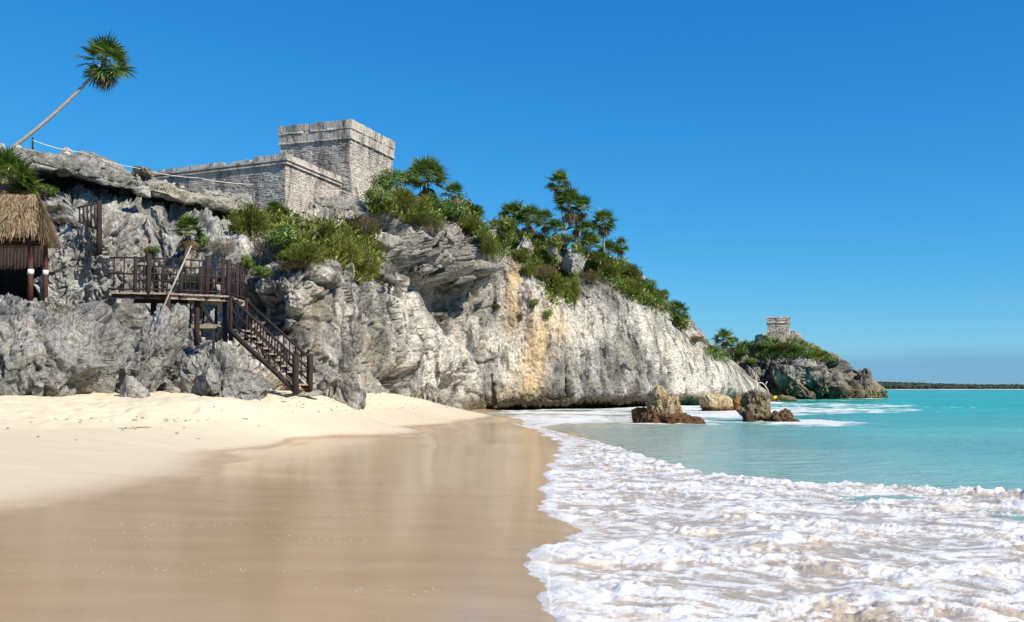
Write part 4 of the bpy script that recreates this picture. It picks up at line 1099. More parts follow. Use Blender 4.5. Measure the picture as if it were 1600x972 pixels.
# ------------------------------------------------------------------ wooden platform, stairway, railings
def log(name, a, b, r0, r1=None, mat=None, parent=None, n=8, bend=0.0, segs=3):
    """a slightly crooked round timber from a to b"""
    a, b = np.asarray(a, float), np.asarray(b, float)
    pts = [a + (b - a) * k / segs + (V3(rnd.uniform(-1, 1), rnd.uniform(-1, 1), rnd.uniform(-1, 1)) * bend if 0 < k < segs else 0) for k in range(segs + 1)]
    r1 = r0 if r1 is None else r1
    mb = MB(); mb.tube(pts, [r0 + (r1 - r0) * k / segs for k in range(segs + 1)], n, jit=.08, rnd=rnd)
    o = mb.build(name, mat or WOOD, parent, smooth=True)
    if parent is not None: o.location = -Vector(parent.location)
    return o
def make_platform():
    zd = float(W(262, 459, 31.1)[2]); zl = float(W(300, 508, 33.0)[2])
    def atz(px, y_ref, d0, z=zd):       # point at height z in this column
        p = W(px, y_ref, d0); return V3(p[0], p[1], z)
    A, B, C = atz(172, 457, 30.8), atz(262, 459, 31.1), atz(357, 464, 32.0)
    back = V3(.05, 2.3, 0); up_ = 1.0
    root = tag(empty('wooden_platform', tuple(V3(B[0], B[1], 2.4))), 'dark timber viewing platform on posts above the grey boulders', 'platform')
    for P0, P1, m in ((A, B, WOOD), (B, C, PALEWOOD)):
        L = np.linalg.norm(P1 - P0); n = int(L / .17)
        for i in range(n):
            a = P0 + (P1 - P0) * ((i + .5) / n); u = (P1 - P0) / L
            mb = MB(); mb.box(a + back / 2 + V3(0, rnd.uniform(-.05, .02), rnd.uniform(-.006, .006)), (L / n - .014, 2.3, .06), u, V3(0, 1, 0))
            o = mb.build('plank', PALEWOOD, root); o.location = -Vector(root.location)
        for k in (0.06, .95):
            mb = MB(); mb.box((P0 + P1) / 2 + back * k - V3(0, 0, .11), (L, .09, .15), (P1 - P0) / L, V3(0, 1, 0))
            o = mb.build('beam', m, root); o.location = -Vector(root.location)
    up = V3(0, 0, 1)
    def rail_run(P0, P1, posts, step=.30, hts=(1.27, .70, .12), pr=.075):
        for h in hts: log('rail', P0 + up * h, P1 + up * h, .033, mat=WOOD, parent=root, bend=.015)
        L = np.linalg.norm(P1 - P0); n = int(L / step)
        for i in range(n):
            q = P0 + (P1 - P0) * ((i + .5) / n)
            log('baluster', q + up * .06, q + up * rnd.uniform(1.25, 1.33), .025, mat=WOOD, parent=root, n=6, segs=1)
        for u_, rr_, ht in posts:
            q = P0 + (P1 - P0) * u_
            log('post', q - up * .15, q + up * ht * 1.17, rr_, rr_ * .92, WOOD, root)
    rail_run(A + V3(-.1, .08, .03), B + V3(0, .08, .03), [(.66, .105, 1.22), (.44, .07, 1.14)])
    rail_run(B + V3(0, .08, .03), C + V3(-.05, .08, .03), [(.20, .085, 1.2), (.64, .09, 1.26), (.90, .06, 1.24), (1.0, .10, 1.18)])
    rail_run(A + back * .95, C + back * .95 + V3(-.1, 0, 0), [(.25, .07, 1.15), (.6, .07, 1.15), (.98, .08, 1.2)], step=.33)
    rail_run(C + V3(-.05, .1, .03), C + back * .95, [(.5, .06, 1.2)], step=.26)
    for px, y1, d, rr_ in ((262, 522, 31.2, .12), (308, 530, 31.9, .11), (352, 552, 32.2, .105), (240, 520, 32.8, .12), (338, 525, 33.9, .075), (290, 520, 33.6, .08)):
        top = atz(px, 460, d, zd - .03); bot = W(px, y1, d) - V3(0, 0, .25)
        log('support_post', bot, top, rr_, rr_ * .94, WOOD, root)
    log('brace', atz(312, 470, 33.0, zd - .1), atz(335, 500, 33.3, zl), .07, mat=PALEWOOD, parent=root)
    # lower landing behind the posts
    for i in range(9):
        q = atz(276 + i * 7.4, 508, 33.0, zl)
        mb = MB(); mb.box(q, (.165, 1.3, .05)); o = mb.build('landing_plank', PALEWOOD, root); o.location = -Vector(root.location)
    mb = MB(); mb.box((atz(272, 508, 32.3, zl - .1) + atz(338, 508, 32.3, zl - .1)) / 2, (1.65, .07, .15)); o = mb.build('landing_beam', PALEWOOD, root); o.location = -Vector(root.location)
    for px in (276, 334):
        log('landing_leg', atz(px, 520, 32.5, zl - 1.3), atz(px, 508, 32.5, zl), .06, mat=PALEWOOD, parent=root)
    a, b = atz(266, 500, 33.7, zl), atz(318, 500, 33.7, zl)
    for h in (.1, .38, .65, .94): log('landing_rail', a + up * h, b + up * h, .026, mat=WOOD, parent=root, n=6)
    for i in range(6):
        q = a + (b - a) * (i / 5); log('landing_baluster', q, q + up * 1.0, .03, mat=WOOD, parent=root, n=6, segs=1)
    return root
make_platform()

def make_stairs():
    T, Bm = W(361, 512, 31.9), W(462, 607, 30.6)
    wv = V3(.31, 1.0, 0); up = V3(0, 0, 1)
    root = tag(empty('stairway', tuple(Bm)), 'dark wooden stairway leading from the sand up to the platform', 'stairs')
    n = 10
    for i in range(n):
        q = T + (Bm - T) * ((i + .35) / n)
        mb = MB(); mb.box(q + wv / 2 + V3(0, 0, rnd.uniform(-.01, .01)), (.34, 1.1, .06), (Bm - T) * V3(1, 1, 0) / np.linalg.norm((Bm - T) * V3(1, 1, 0)), wv / np.linalg.norm(wv))
        o = mb.build('step', PALEWOOD, root); o.location = -Vector(root.location)
    for s in (V3(0, 0, 0), wv):
        log('stringer', T + s - up * .14 - (Bm - T) * .03, Bm + s - up * .12, .10, mat=WOOD, parent=root, bend=.02)
        for h, rr_ in ((1.09, .048), (.65, .033), (.25, .033)): log('handrail', T + s + up * h - (Bm - T) * .02, Bm + s + up * h + (Bm - T) * .02, rr_, mat=WOOD, parent=root, bend=.015)
        for i in range(11):
            q = T + (Bm - T) * ((i + .5) / 11) + s
            log('baluster', q + up * .05, q + up * 1.08, .026, mat=WOOD, parent=root, n=6, segs=1)
        log('newel_post', T + s - up * .5, T + s + up * 1.2, .09, mat=WOOD, parent=root)
        log('newel_post', Bm + s - up * .18, Bm + s + up * 1.2, .115 if s[1] == 0 else .1, mat=WOOD, parent=root)
    return root
make_stairs()
# two flat stone steps and their foot
for i, (lab, x0, x1, y0, y1, d) in enumerate((('flat stone slab step just below the last wooden stair', 464, 490, 601, 608, 32.0), ('wider flat stone step resting on the sand below the stairway', 462, 500, 609, 619, 31.4))):
    px_rock(lab, x0, x1, y0, y1, d, .9, name='stone_step', seed=340 + i, n=26, cuts=4, power=4, rough=.5, colour=(.50, .45, .38), keep=.8)

def make_old_railing():
    d = min(float(surf(x_, y_)[1]) for x_, y_ in ((126, 335), (140, 340), (150, 345), (155, 360), (155, 380))) - .25
    W = W_raw
    root = tag(empty('railing', tuple(W(155, 392, d))), 'short dark wooden railing with thick post above the leaning rock slab', 'railing')
    log('post', W(155, 398, d), W(155, 314, d), .12, .11, WOOD, root)
    log('rail', W(120, 325, d - .3), W(152, 317, d), .045, mat=WOOD, parent=root); log('rail', W(122, 346, d - .3), W(152, 358, d), .045, mat=WOOD, parent=root)
    for k in range(5):
        x = 124 + k * 6; log('baluster', W(x, 324 - k * 1.4, d - .2), W(x + 1, 347 + k * 2.4, d - .2), .035, mat=WOOD, parent=root, n=6, segs=1)
make_old_railing()
log_o = log('leaning_pole', W(241, 511, 30.5), W(299, 384, 31.0), .035, .025, GREYWOOD, None, n=8, segs=2)
tag(log_o, 'long thin pale pole leaning against the platform edge', 'pole')

def make_hut():
    E1, E2 = W(55, 360, 32.4), W(80, 368, 35.0); ze = E1[2]; E2[2] = ze
    R1 = W(56, 306, 34.2); R0 = R1 + V3(-7, -.3, 0)
    F0 = E1 + V3(-9, -.4, 0); B0 = V3(E2[0] - 9, E2[1] + .6, ze); E2b = V3(E2[0], E2[1] + .6, ze)
    root = tag(empty('thatched_hut', tuple(W(48, 456, 32.8))), 'open hut with shaggy dry thatch roof on reddish posts', 'hut')
    mb = MB()
    dn = V3(0, 0, -.16)
    for q in ((F0, E1, R1, R0), (E1, E2b, R1, R1 + V3(-.01, 0, 0)), (E2b, B0, R0, R1)):
        q = list(map(np.array, q)); mb.hexa([p + dn for p in q] + q)
    rf = local(mb.build('roof', THATCH, root), root.location)
    V = []; F = []
    rs = np.random.RandomState(3)
    def strands(a, b, c, d, num):
        """a b eave, c d ridge"""
        a, b, c, d = map(np.asarray, (a, b, c, d))
        nrm = np.cross(b - a, d - a); nrm /= np.linalg.norm(nrm)
        if nrm[2] < 0: nrm = -nrm
        for _ in range(num):
            u, v = rs.rand(), rs.rand() ** 0.8
            e = a + (b - a) * u; t = d + (c - d) * u
            p = e + (t - e) * v
            dirn = (e - t) / np.linalg.norm(e - t) + rs.normal(size=3) * .13
            L = rs.uniform(.35, .8); wdt = rs.uniform(.010, .022)
            side = np.cross(dirn, nrm); side /= np.linalg.norm(side) + 1e-9
            p = p + nrm * rs.uniform(.01, .10)
            q = p + dirn * L * .6 + nrm * rs.uniform(-.01, .05); z_ = p + dirn * L + nrm * rs.uniform(-.03, .04) - V3(0, 0, .04)
            if v < .06: z_ = z_ - V3(0, 0, rs.uniform(0, .14)); q = q - V3(0, 0, .04)
            k = len(V); V.extend([p - side * wdt, p + side * wdt, q + side * wdt, q - side * wdt, z_ + side * wdt * .4, z_ - side * wdt * .4])
            F.append((k, k + 1, k + 2, k + 3)); F.append((k + 3, k + 2, k + 4, k + 5))
    x0 = E1 + V3(-3.2, -.15, 0); xr = R1 + V3(-3.0, -.13, 0)
    strands(x0, E1, R1, xr, 5200); strands(F0, x0, xr, R0, 900)
    strands(E1, E2b, R1, R1 + V3(-.05, .05, 0), 2600); strands(E2b, B0, R0, R1, 400)
    me = np_mesh('thatch', np.array(V), np.array(F), THATCH, False)
    th = link(bpy.data.objects.new('thatch', me), rf); th['kind'] = 'stuff'
    ps = []
    for px, yb, yt, d in ((48, 458, 372, 32.9), (71, 462, 378, 34.4), (-60, 458, 372, 32.7), (-40, 456, 380, 35.2)):
        p = log('post', W(px, yb, d) - V3(0, 0, .3), W(px, yt, d) + V3(0, 0, .1), .105, .10, REDWOOD, root, n=10)
        ps.append(p)
        if px > 0:
            q = W(px, 425 if px < 60 else 426, d); mbb = MB(); mbb.tube([q - V3(0, 0, .10), q + V3(0, 0, .10)], .118, 10)
            o = mbb.build('band', WHITE, p, smooth=True)
            o.location = (0, 0, 0)
    log('beam', W(-80, 374, 32.85), W(53, 374, 32.85), .075, mat=REDWOOD, parent=root); log('beam', W(47, 376, 32.7), W(74, 382, 35.0), .075, mat=REDWOOD, parent=root)
    log('beam', W(-60, 380, 35.3), W(74, 381, 35.0), .07, mat=REDWOOD, parent=root)
    for k in range(5):
        a = F0 + (E1 - F0) * (.35 + .15 * k); b = R0 + (R1 - R0) * (.35 + .15 * k)
        log('rafter', a + V3(0, .15, -.16), b + V3(0, 0, -.22), .045, mat=REDWOOD, parent=root, n=6, segs=1)
    # close-set dark poles added behind so the open interior reads as shade
    for k in range(26):
        q = W(-70 + k * 5.4, 455, 36.2); log('shade_pole', q - V3(0, 0, .3), q + V3(0, 0, 2.1), .10, mat=WOOD, parent=root, n=6, segs=1)
make_hut()

def make_rope_fence():
    pts = [(51, 215, 236, 48.9), (212, 261, 272, 52.8), (411, 284, 302, 58.4), (535, 294, 320, 61.6)]
    root = tag(empty('rope_fence', tuple(W(51, 236, 48.9))), 'low rope fence on thin posts along the cliff top path', 'fence')
    for x, y0, y1, d in pts: log('post', W(x, y1 + 4, d), W(x, y0, d), .045, mat=WOOD, parent=root, n=7, segs=1)
    nodes = [W(51, 219, 48.85), W(130, 238, 50.8), W(212, 262, 52.75), W(310, 278, 55.5), W(411, 288, 58.35), W(535, 298, 61.55), W(566, 304, 62.6)]
    for k, (a, b) in enumerate(zip(nodes[:-1], nodes[1:])):
        path = [a + (b - a) * t - V3(0, 0, .12 * 4 * t * (1 - t)) for t in np.linspace(0, 1, 8)]
        mb = MB(); mb.tube(path, .018, 6); local(mb.build('rope', ROPE, root, smooth=True), root.location)
make_rope_fence()

# white dead branch on the hollowed rock, and the yellow float beyond it
mb = MB()
bp = [W(*a) for a in ((1171, 588, 52.8), (1179, 595, 52.8), (1184, 598.5, 52.8), (1190, 598, 52.8), (1195, 602, 52.7), (1200, 610, 52.8), (1202, 620, 53.1))]
mb.tube(bp, [.012, .02, .03, .03, .028, .028, .03], 6); mb.tube([W(1184, 598.5, 52.8), W(1183, 604, 52.75), W(1182, 618, 53.0)], [.028, .025, .025], 6); mb.tube([W(1195, 602, 52.7), W(1199, 596, 52.7)], [.03, .015], 6)
tag(mb.build('dead_branch', BONE, None, True), 'white forked dead branch lying on the hollowed sea rock', 'branch')
px_rock('low brown shelf of rock at the waterline before the headland', 1198, 1246, 618, 632, 136.0, 3.0, name='rock_shelf', seed=351, n=40, cuts=6, colour=(.25, .17, .09), keep=.8)
YEL = island_mat('yellow_plastic', [(0, (.85, .55, .02)), (1, (.9, .6, .03))], rough=.5, nscale=3, nlo=.9, nhi=1.05)
yo = W(1210, 621.5, 134.0); U_, F_ = cube_sphere(10)
mb = MB(); mb.v = [tuple(v * V3(.32, .26, .24) + V3(0, 0, .12 * v[0])) for v in U_]; mb.f = [tuple(f) for f in F_.tolist()]
fl = tag(empty('float', tuple(yo)), 'small bright yellow float lying at the foot of the headland', 'float')
mb.build('body', YEL, fl, True)
mb = MB(); mb.tube([V3(.25, 0, .05), V3(.36, 0, .16), V3(.46, 0, .1)], .03, 6); mb.build('loop', WOOD, fl, True)

# ------------------------------------------------------------------ far coast
def make_far_coast():
    rs = np.random.RandomState(4)
    d0 = 1500.0
    x0, x1 = W(1340, 600, d0)[0], W(1900, 600, d0)[0]
    # sand strip
    xs = np.linspace(x0, x1, 160)
    jag = 14 * fbm(np.stack([xs * .02, 0 * xs, 0 * xs], -1), 3)
    rowsV = []
    for dy, z in ((-20, -.6), (0, .5), (40, 1.4), (400, 3)):
        rowsV.append(np.stack([xs, d0 + dy + jag + (xs - x0) * .05, np.full_like(xs, z)], -1))
    G = np.array(rowsV)
    m, t, b, o = new_mat('far_sand'); b.inputs['Base Color'].default_value = (.78, .70, .58, 1); b.inputs['Roughness'].default_value = .9
    nn = noise_node(t, .02, 3, .6); r = ramp(t, nn.outputs[0], [(.40, (.34, .30, .24)), (.56, (.58, .53, .45))]); t.links.new(r.outputs[0], b.inputs['Base Color'])
    tag(link(bpy.data.objects.new('far_beach', np_mesh('far_beach', G, grid_faces(4, 160), m))), 'thin white strip of far beach', kind='structure')
    # wood behind it: thousands of small leafy lumps
    U, F = cube_sphere(4)
    VV, FF = [], []
    k = 0
    for i in range(2600):
        x = x0 + (x1 - x0) * rs.rand(); dep = rs.rand() ** 1.5
        y = d0 + 22 + dep * 260 + (x - x0) * .05
        frac = (x - x0) / (x1 - x0)
        hmax = np.interp(frac, [0, .1, .25, .47, .6, 1], [16, 15, 12.5, 8, 7, 6])
        zz = 1.5 + hmax * (.28 + .72 * dep) * rs.uniform(.8, 1.05)
        s = rs.uniform(1.6, 3.2)
        v = U * np.array([s * 1.3, s, s * .8]) * (1 + .3 * rs.normal(size=(len(U), 1)))
        VV.append(v + np.array([x, y, zz - s * .4])); FF.append(F + k); k += len(U)
    xs = np.linspace(x0, x1, 90); frac = (xs - x0) / (x1 - x0); hm = np.interp(frac, [0, .1, .25, .47, .6, 1], [14.5, 13.5, 11, 7, 6, 5])
    m = island_mat('far_foliage', [(0, (.020, .038, .022)), (.6, (.045, .066, .035)), (1, (.085, .095, .055))], nscale=.3)
    G = np.array([np.stack([xs, d0 + 24 + (xs - x0) * .05, 0 * xs + 1], -1), np.stack([xs, d0 + 60 + (xs - x0) * .05, hm * .5], -1), np.stack([xs, d0 + 280 + (xs - x0) * .05, hm], -1), np.stack([xs, d0 + 700 + (xs - x0) * .05, hm], -1)])
    VV.append(G.reshape(-1, 3)); FF.append(grid_faces(4, 90) + k)
    tag(link(bpy.data.objects.new('far_woods', np_mesh('far_woods', np.concatenate(VV), np.concatenate(FF), m, False))), 'low dark green woods along the far shore', 'woods', kind='stuff')
make_far_coast()
# ------------------------------------------------------------------ plants
def leaf_mat(name, stops, trans=0.3, rough=0.45, obj_var=0.5, spec=0.35):
    m, t, b, o = new_mat(name)
    g = N(t, 'NewGeometry'); oi = N(t, 'ObjectInfo')
    ad = N(t, 'Math', operation='MULTIPLY_ADD'); ad.inputs[1].default_value = obj_var
    sub = N(t, 'Math', operation='SUBTRACT'); sub.inputs[1].default_value = 0.5
    t.links.new(oi.outputs['Random'], sub.inputs[0]); t.links.new(sub.outputs[0], ad.inputs[0]); t.links.new(g.outputs['Random Per Island'], ad.inputs[2])
    r = ramp(t, ad.outputs[0], stops)
    t.links.new(r.outputs[0], b.inputs['Base Color'])
    b.inputs['Roughness'].default_value = rough; b.inputs['Specular IOR Level'].default_value = spec
    tr = N(t, 'BsdfTranslucent'); t.links.new(r.outputs[0], tr.inputs['Color'])
    mx = N(t, 'MixShader'); mx.inputs[0].default_value = trans
    t.links.new(b.outputs[0], mx.inputs[1]); t.links.new(tr.outputs[0], mx.inputs[2]); t.links.new(mx.outputs[0], o.inputs[0])
    return m
PALM_G = leaf_mat('palm_green', [(0, (.045, .088, .016)), (.4, (.115, .185, .028)), (.8, (.24, .29, .045)), (1, (.40, .39, .08))], .25, .35)
PALM_D = leaf_mat('palm_dead', [(0, (.11, .075, .042)), (.6, (.22, .155, .085)), (1, (.34, .25, .14))], .15, .8, spec=.1)
LEAFY = leaf_mat('broad_leaf', [(0, (.036, .072, .012)), (.45, (.100, .175, .026)), (1, (.27, .36, .055))], .28, .4)
FINE = leaf_mat('fine_leaf', [(0, (.055, .070, .012)), (.45, (.135, .155, .026)), (1, (.30, .31, .06))], .28, .6, spec=.15)
DRY = leaf_mat('dry_twig', [(0, (.10, .078, .058)), (.6, (.20, .165, .125)), (1, (.32, .28, .22))], 0.0, .9, spec=.1)
BROWN = leaf_mat('brown_scrub', [(0, (.070, .050, .022)), (.6, (.14, .105, .045)), (1, (.23, .18, .08))], .2, .8, spec=.1)
BARK = island_mat('palm_bark', [(0, (.34, .29, .235)), (1, (.40, .345, .28))], nscale=6, nlo=.65, nhi=1.15, stretch=(1, 1, 3))

def frond_mesh(seed, dead=False):
    rs = np.random.RandomState(seed)
    V, F = [], []
    def strip(pts, wd, up):
        k = len(V); m = len(pts)
        for i, p in enumerate(pts):
            t = pts[min(i + 1, m - 1)] - pts[max(i - 1, 0)]; t = t / (np.linalg.norm(t) + 1e-9)
            sd = np.cross(up, t); sd /= np.linalg.norm(sd) + 1e-9
            V.append(p - sd * wd[i]); V.append(p + sd * wd[i])
        for i in range(m - 1): F.append((k + 2 * i, k + 2 * i + 1, k + 2 * i + 3, k + 2 * i + 2))
    Lp = .48
    z = V3(0, 0, 1)
    droop = .10 if not dead else .3
    pet = [V3(Lp * t, 0, .05 * math.sin(t * 2.5) - droop * .35 * t * t) for t in np.linspace(0, 1, 4)]
    strip(pet, [.022, .016, .012, .010], z); strip(pet, [.016, .012, .010, .008], V3(0, 1, 0))
    K = 19 if not dead else 13
    tip = pet[-1]
    for i in range(K):
        a = (i / (K - 1) - .5) * 2 * math.radians(118 if not dead else 60) + rs.uniform(-.05, .05)
        L = .58 * (1 - .30 * (abs(a) / 2.06) ** 2) * rs.uniform(.88, 1.08)
        dr = V3(math.cos(a), math.sin(a), .16 * abs(math.sin(a)) * (1 if not dead else -1.5))
        sag = rs.uniform(.10, .30) * (1 if not dead else 1.8)
        pts = [tip + dr * L * t - z * sag * L * t ** 2.4 for t in (0, .35, .7, 1.0)]
        w_ = .034 if not dead else .022
        strip(pts, [w_ * .35, w_ * .9, w_ * .75, w_ * .06], z + dr * .2 + V3(0, rs.uniform(-.5, .5), 0))
    return np_mesh('dead_frond' if dead else 'frond', np.array(V), np.array(F), PALM_D if dead else PALM_G, False)
FR = [frond_mesh(i) for i in range(5)]; DF = [frond_mesh(20 + i, True) for i in range(3)]
prng = random.Random(11)
def palm(label, crown, rad, base=None, n=26, dead=8, trunk_r=.07, bow=None, group=None, el_lo=-40, name='palm_tree', tilt=(0, 0)):
    """fan palm: crown centre, crown radius in metres, foot of the trunk (None: a trunkless young palm)"""
    crown = np.asarray(crown, float)
    foot = np.asarray(base, float) if base is not None else crown - V3(0, 0, rad * .35)
    root = tag(empty(name, tuple(foot)), label, 'palm', group)
    L = np.linalg.norm(crown - foot)
    mid = (foot + crown) / 2 + (np.asarray(bow, float) if bow is not None else V3(0, 0, 0))
    pts = [(1 - t) ** 2 * foot + 2 * t * (1 - t) * mid + t * t * crown for t in np.linspace(0, 1, 9)]
    mb = MB(); mb.tube(pts, [trunk_r * (1.25 - .35 * t + (.15 if i % 2 else 0) * .3) for i, t in enumerate(np.linspace(0, 1, 9))], 9)
    local(mb.build('trunk', BARK, root, True), root.location)
    for i in range(n + dead):
        isd = i >= n
        az = i * 2.39996 + prng.uniform(-.25, .25)
        if isd: el = math.radians(prng.uniform(-82, -48)); s = rad * prng.uniform(.75, 1.1)
        else:
            f = (i + .5) / n; el = math.radians(82 - (82 - el_lo) * f ** .85 + prng.uniform(-8, 8)); s = rad * prng.uniform(.86, 1.08)
        me = prng.choice(DF if isd else FR)
        o = bpy.data.objects.new('dead_frond' if isd else 'frond', me)
        M = Matrix.Rotation(tilt[0], 4, 'X') @ Matrix.Rotation(tilt[1], 4, 'Y') @ Matrix.Rotation(az, 4, 'Z') @ Matrix.Rotation(-el, 4, 'Y') @ Matrix.Rotation(prng.uniform(-.5, .5), 4, 'X')
        link(o, root)
        o.matrix_local = Matrix.Translation(Vector(crown - foot)) @ M @ Matrix.Scale(s, 4)
    return root
def ppx(label, cx, cy, wpx, d, foot=None, **kw):
    """palm whose crown centre and width are read off the photograph"""
    c = W(cx, cy, d); rad = wpx / 2 / F_PX * c[1] * 1.12
    b = None if foot is None else W(foot[0], foot[1], foot[2] if len(foot) > 2 else d)
    return palm(label, c, rad, b, **kw)

def shrub_mesh(kind, seed):
    rs = np.random.RandomState(seed)
    nc = 26
    cen = rs.normal(size=(nc, 3)); cen /= np.linalg.norm(cen, axis=1)[:, None]
    cen *= (rs.rand(nc, 1) ** .4) * .72; cen[:, 2] = np.abs(cen[:, 2]) * 1.0 - .35
    if kind == 'leafy':
        n = 2600; sz = (.055, .10)
    elif kind == 'fine':
        n = 4200; sz = (.10, .22)
    else:
        n = 2600; sz = (.10, .2)
    ci = rs.randint(nc, size=n)
    dirs = rs.normal(size=(n, 3)); dirs /= np.linalg.norm(dirs, axis=1)[:, None]
    rad = .27 * rs.rand(n, 1) ** .35 * rs.uniform(.75, 1.25, (nc, 1))[ci]
    P = cen[ci] + dirs * rad
    P[:, 2] = np.maximum(P[:, 2], -.62)
    outw = P + V3(0, 0, .5); outw /= np.linalg.norm(outw, axis=1)[:, None]
    nrm = outw * .6 + dirs * .5 + rs.normal(size=(n, 3)) * .45; nrm /= np.linalg.norm(nrm, axis=1)[:, None]
    a = np.cross(nrm, rs.normal(size=(n, 3))); a /= np.linalg.norm(a, axis=1)[:, None]
    s = rs.uniform(sz[0], sz[1], (n, 1))
    if kind == 'leafy':
        b = np.cross(nrm, a)
        V = np.stack([P - a * s * .5, P - b * s * .32, P + a * s * .5, P + b * s * .32], 1).reshape(-1, 3)
        F = np.arange(4 * n).reshape(-1, 4); mat = LEAFY
        return np_mesh('foliage', V, F, mat, False)
    up = outw * .9 + dirs * .5 + V3(0, 0, .55) + rs.normal(size=(n, 3)) * .3; up /= np.linalg.norm(up, axis=1)[:, None]
    sd = np.cross(up, rs.normal(size=(n, 3))); sd /= np.linalg.norm(sd, axis=1)[:, None]
    wd = .016 if kind == 'fine' else .010
    V = np.stack([P - sd * wd, P + sd * wd, P + up * s], 1).reshape(-1, 3); F = np.arange(3 * n).reshape(-1, 3)
    return np_mesh('foliage', V, F, {'fine': FINE, 'brown': BROWN, 'dry': DRY}[kind], False)
def branch_mesh(seed):
    rs = np.random.RandomState(seed); mb = MB()
    for i in range(9):
        e = rs.normal(size=3); e[2] = abs(e[2]) + .3; e = e / np.linalg.norm(e) * rs.uniform(.6, .85)
        m = e * .5 + rs.normal(size=3) * .08 - V3(0, 0, .3)
        mb.tube([V3(0, 0, -.65), m, e - V3(0, 0, .3)], [.035, .022, .008], 5)
    return mb.mesh('branches', DRY, True)
SH = {k: [shrub_mesh(k, 50 + 7 * i + j * 31) for i in range(4)] for j, k in enumerate(('leafy', 'fine', 'brown', 'dry'))}
BRM = [branch_mesh(i) for i in range(3)]
def shrub(label, cx, cy, wpx, hpx, kind, d=None, back=0.0, which=0, lift=0.0, group=None, name='shrub'):
    hits = [q for q in (surf(cx + i * wpx * .25, cy + hpx * j) for i in (-1, 0, 1) for j in (.15, .42)) if q is not None]
    d = sorted(q[1] for q in hits)[len(hits) // 3] - .12 * wpx / F_PX * 60 if hits else float(W(cx, cy, d)[1])
    d += back
    c = W_raw(cx, cy, d); wpx, hpx = wpx * 1.12, hpx * 1.1
    k = c[1] / F_PX
    root = tag(empty(name, tuple(c - V3(0, 0, hpx / 2 * k * .6)), prng.uniform(-3.1, 3.1)), label, 'shrub', group)
    sc_ = (wpx / 2 * k * 1.08, wpx / 2 * k * 1.0, hpx / 2 * k * 1.12)
    for nm, me in (('foliage', prng.choice(SH[kind])), ('branches', prng.choice(BRM))):
        o = bpy.data.objects.new(nm, me); link(o, root); o.location = (0, 0, hpx / 2 * k * .6); o.scale = (max(sc_[0], sc_[1]),) * 2 + (sc_[2],)
    return root

# the tall leaning palm on the ledge
ppx('tall slender palm leaning to the right against the blue sky', 163, 97, 86, 50.5, foot=(-2, 246, 49.0), n=24, dead=10, trunk_r=.088, bow=(.55, 0, -.25), el_lo=-45)
# palms of the crest
ppx('tallest palm on the crest, its round crown above the others', 874, 287, 44, 88.0, foot=(882, 362), n=24, dead=7, trunk_r=.085, el_lo=-30)
ppx('palm with bare pale trunk just below the tallest crest palm', 889, 319, 54, 87.0, foot=(878, 368), n=28, dead=9, trunk_r=.09, el_lo=-24, bow=(.5, 0, 0))
ppx('palm right beside the tallest pair with yellowed lower leaves', 909, 324, 38, 88.5, foot=(905, 372), n=22, dead=8, el_lo=-28)
ppx('round crowned palm standing alone on the crest against sky', 943, 347, 42, 91.0, foot=(944, 400), n=28, dead=13, el_lo=-38)
ppx('small low palm leaning out at the edge right of the lone palm', 970, 384, 31, 93.0, foot=(966, 402), n=24, dead=8, el_lo=-45)
ppx('spreading palm at the left end of the crest palm group', 803, 340, 56, 85.0, foot=(806, 378), n=26, dead=7, el_lo=-22)
ppx('palm with thin white slanting trunk above the white boulders', 826, 343, 48, 84.0, foot=(806, 392, 83.0), n=24, dead=14, trunk_r=.075, el_lo=-25, bow=(.3, 0, -.3))
ppx('bushy palm between the slanting trunk and the tallest palm', 851, 345, 40, 86.5, foot=(852, 380), n=24, dead=7, el_lo=-30)
ppx('dark palm low in the middle of the crest group', 900, 350, 44, 89.0, foot=(900, 385), n=26, dead=9, el_lo=-40)
ppx('shadowed palm at the right end of the dense crest group', 917, 360, 34, 89.5, foot=(917, 390), n=24, dead=8, el_lo=-40)
ppx('bright young trunkless palm below the lone crest palm', 922, 385, 46, 89.0, n=22, dead=3, el_lo=-8, name='young_palm')
ppx('young palm filling the gap under the lone round palm', 951, 392, 38, 92.0, n=20, dead=4, el_lo=-12, name='young_palm')
ppx('low bright palm above the white boulder on the crest', 869, 358, 32, 86.0, n=20, dead=4, el_lo=-10, name='young_palm')
ppx('upper palm of the two at the lower end of the crest', 1060, 488, 38, 103.5, foot=(1054, 512), n=26, dead=8, el_lo=-35)
ppx('lower palm of the two with dead leaves at the crest end', 1067, 502, 27, 103.0, foot=(1062, 518), n=22, dead=9, el_lo=-45)
ppx('small palm at the skyline above the lower crest shrubs', 1037, 462, 22, 101.5, n=18, dead=3, el_lo=-12, name='young_palm')
ppx('yellow green young palm on the slope below the lone palm', 938, 408, 34, 89.0, n=20, dead=3, el_lo=-8, name='young_palm')
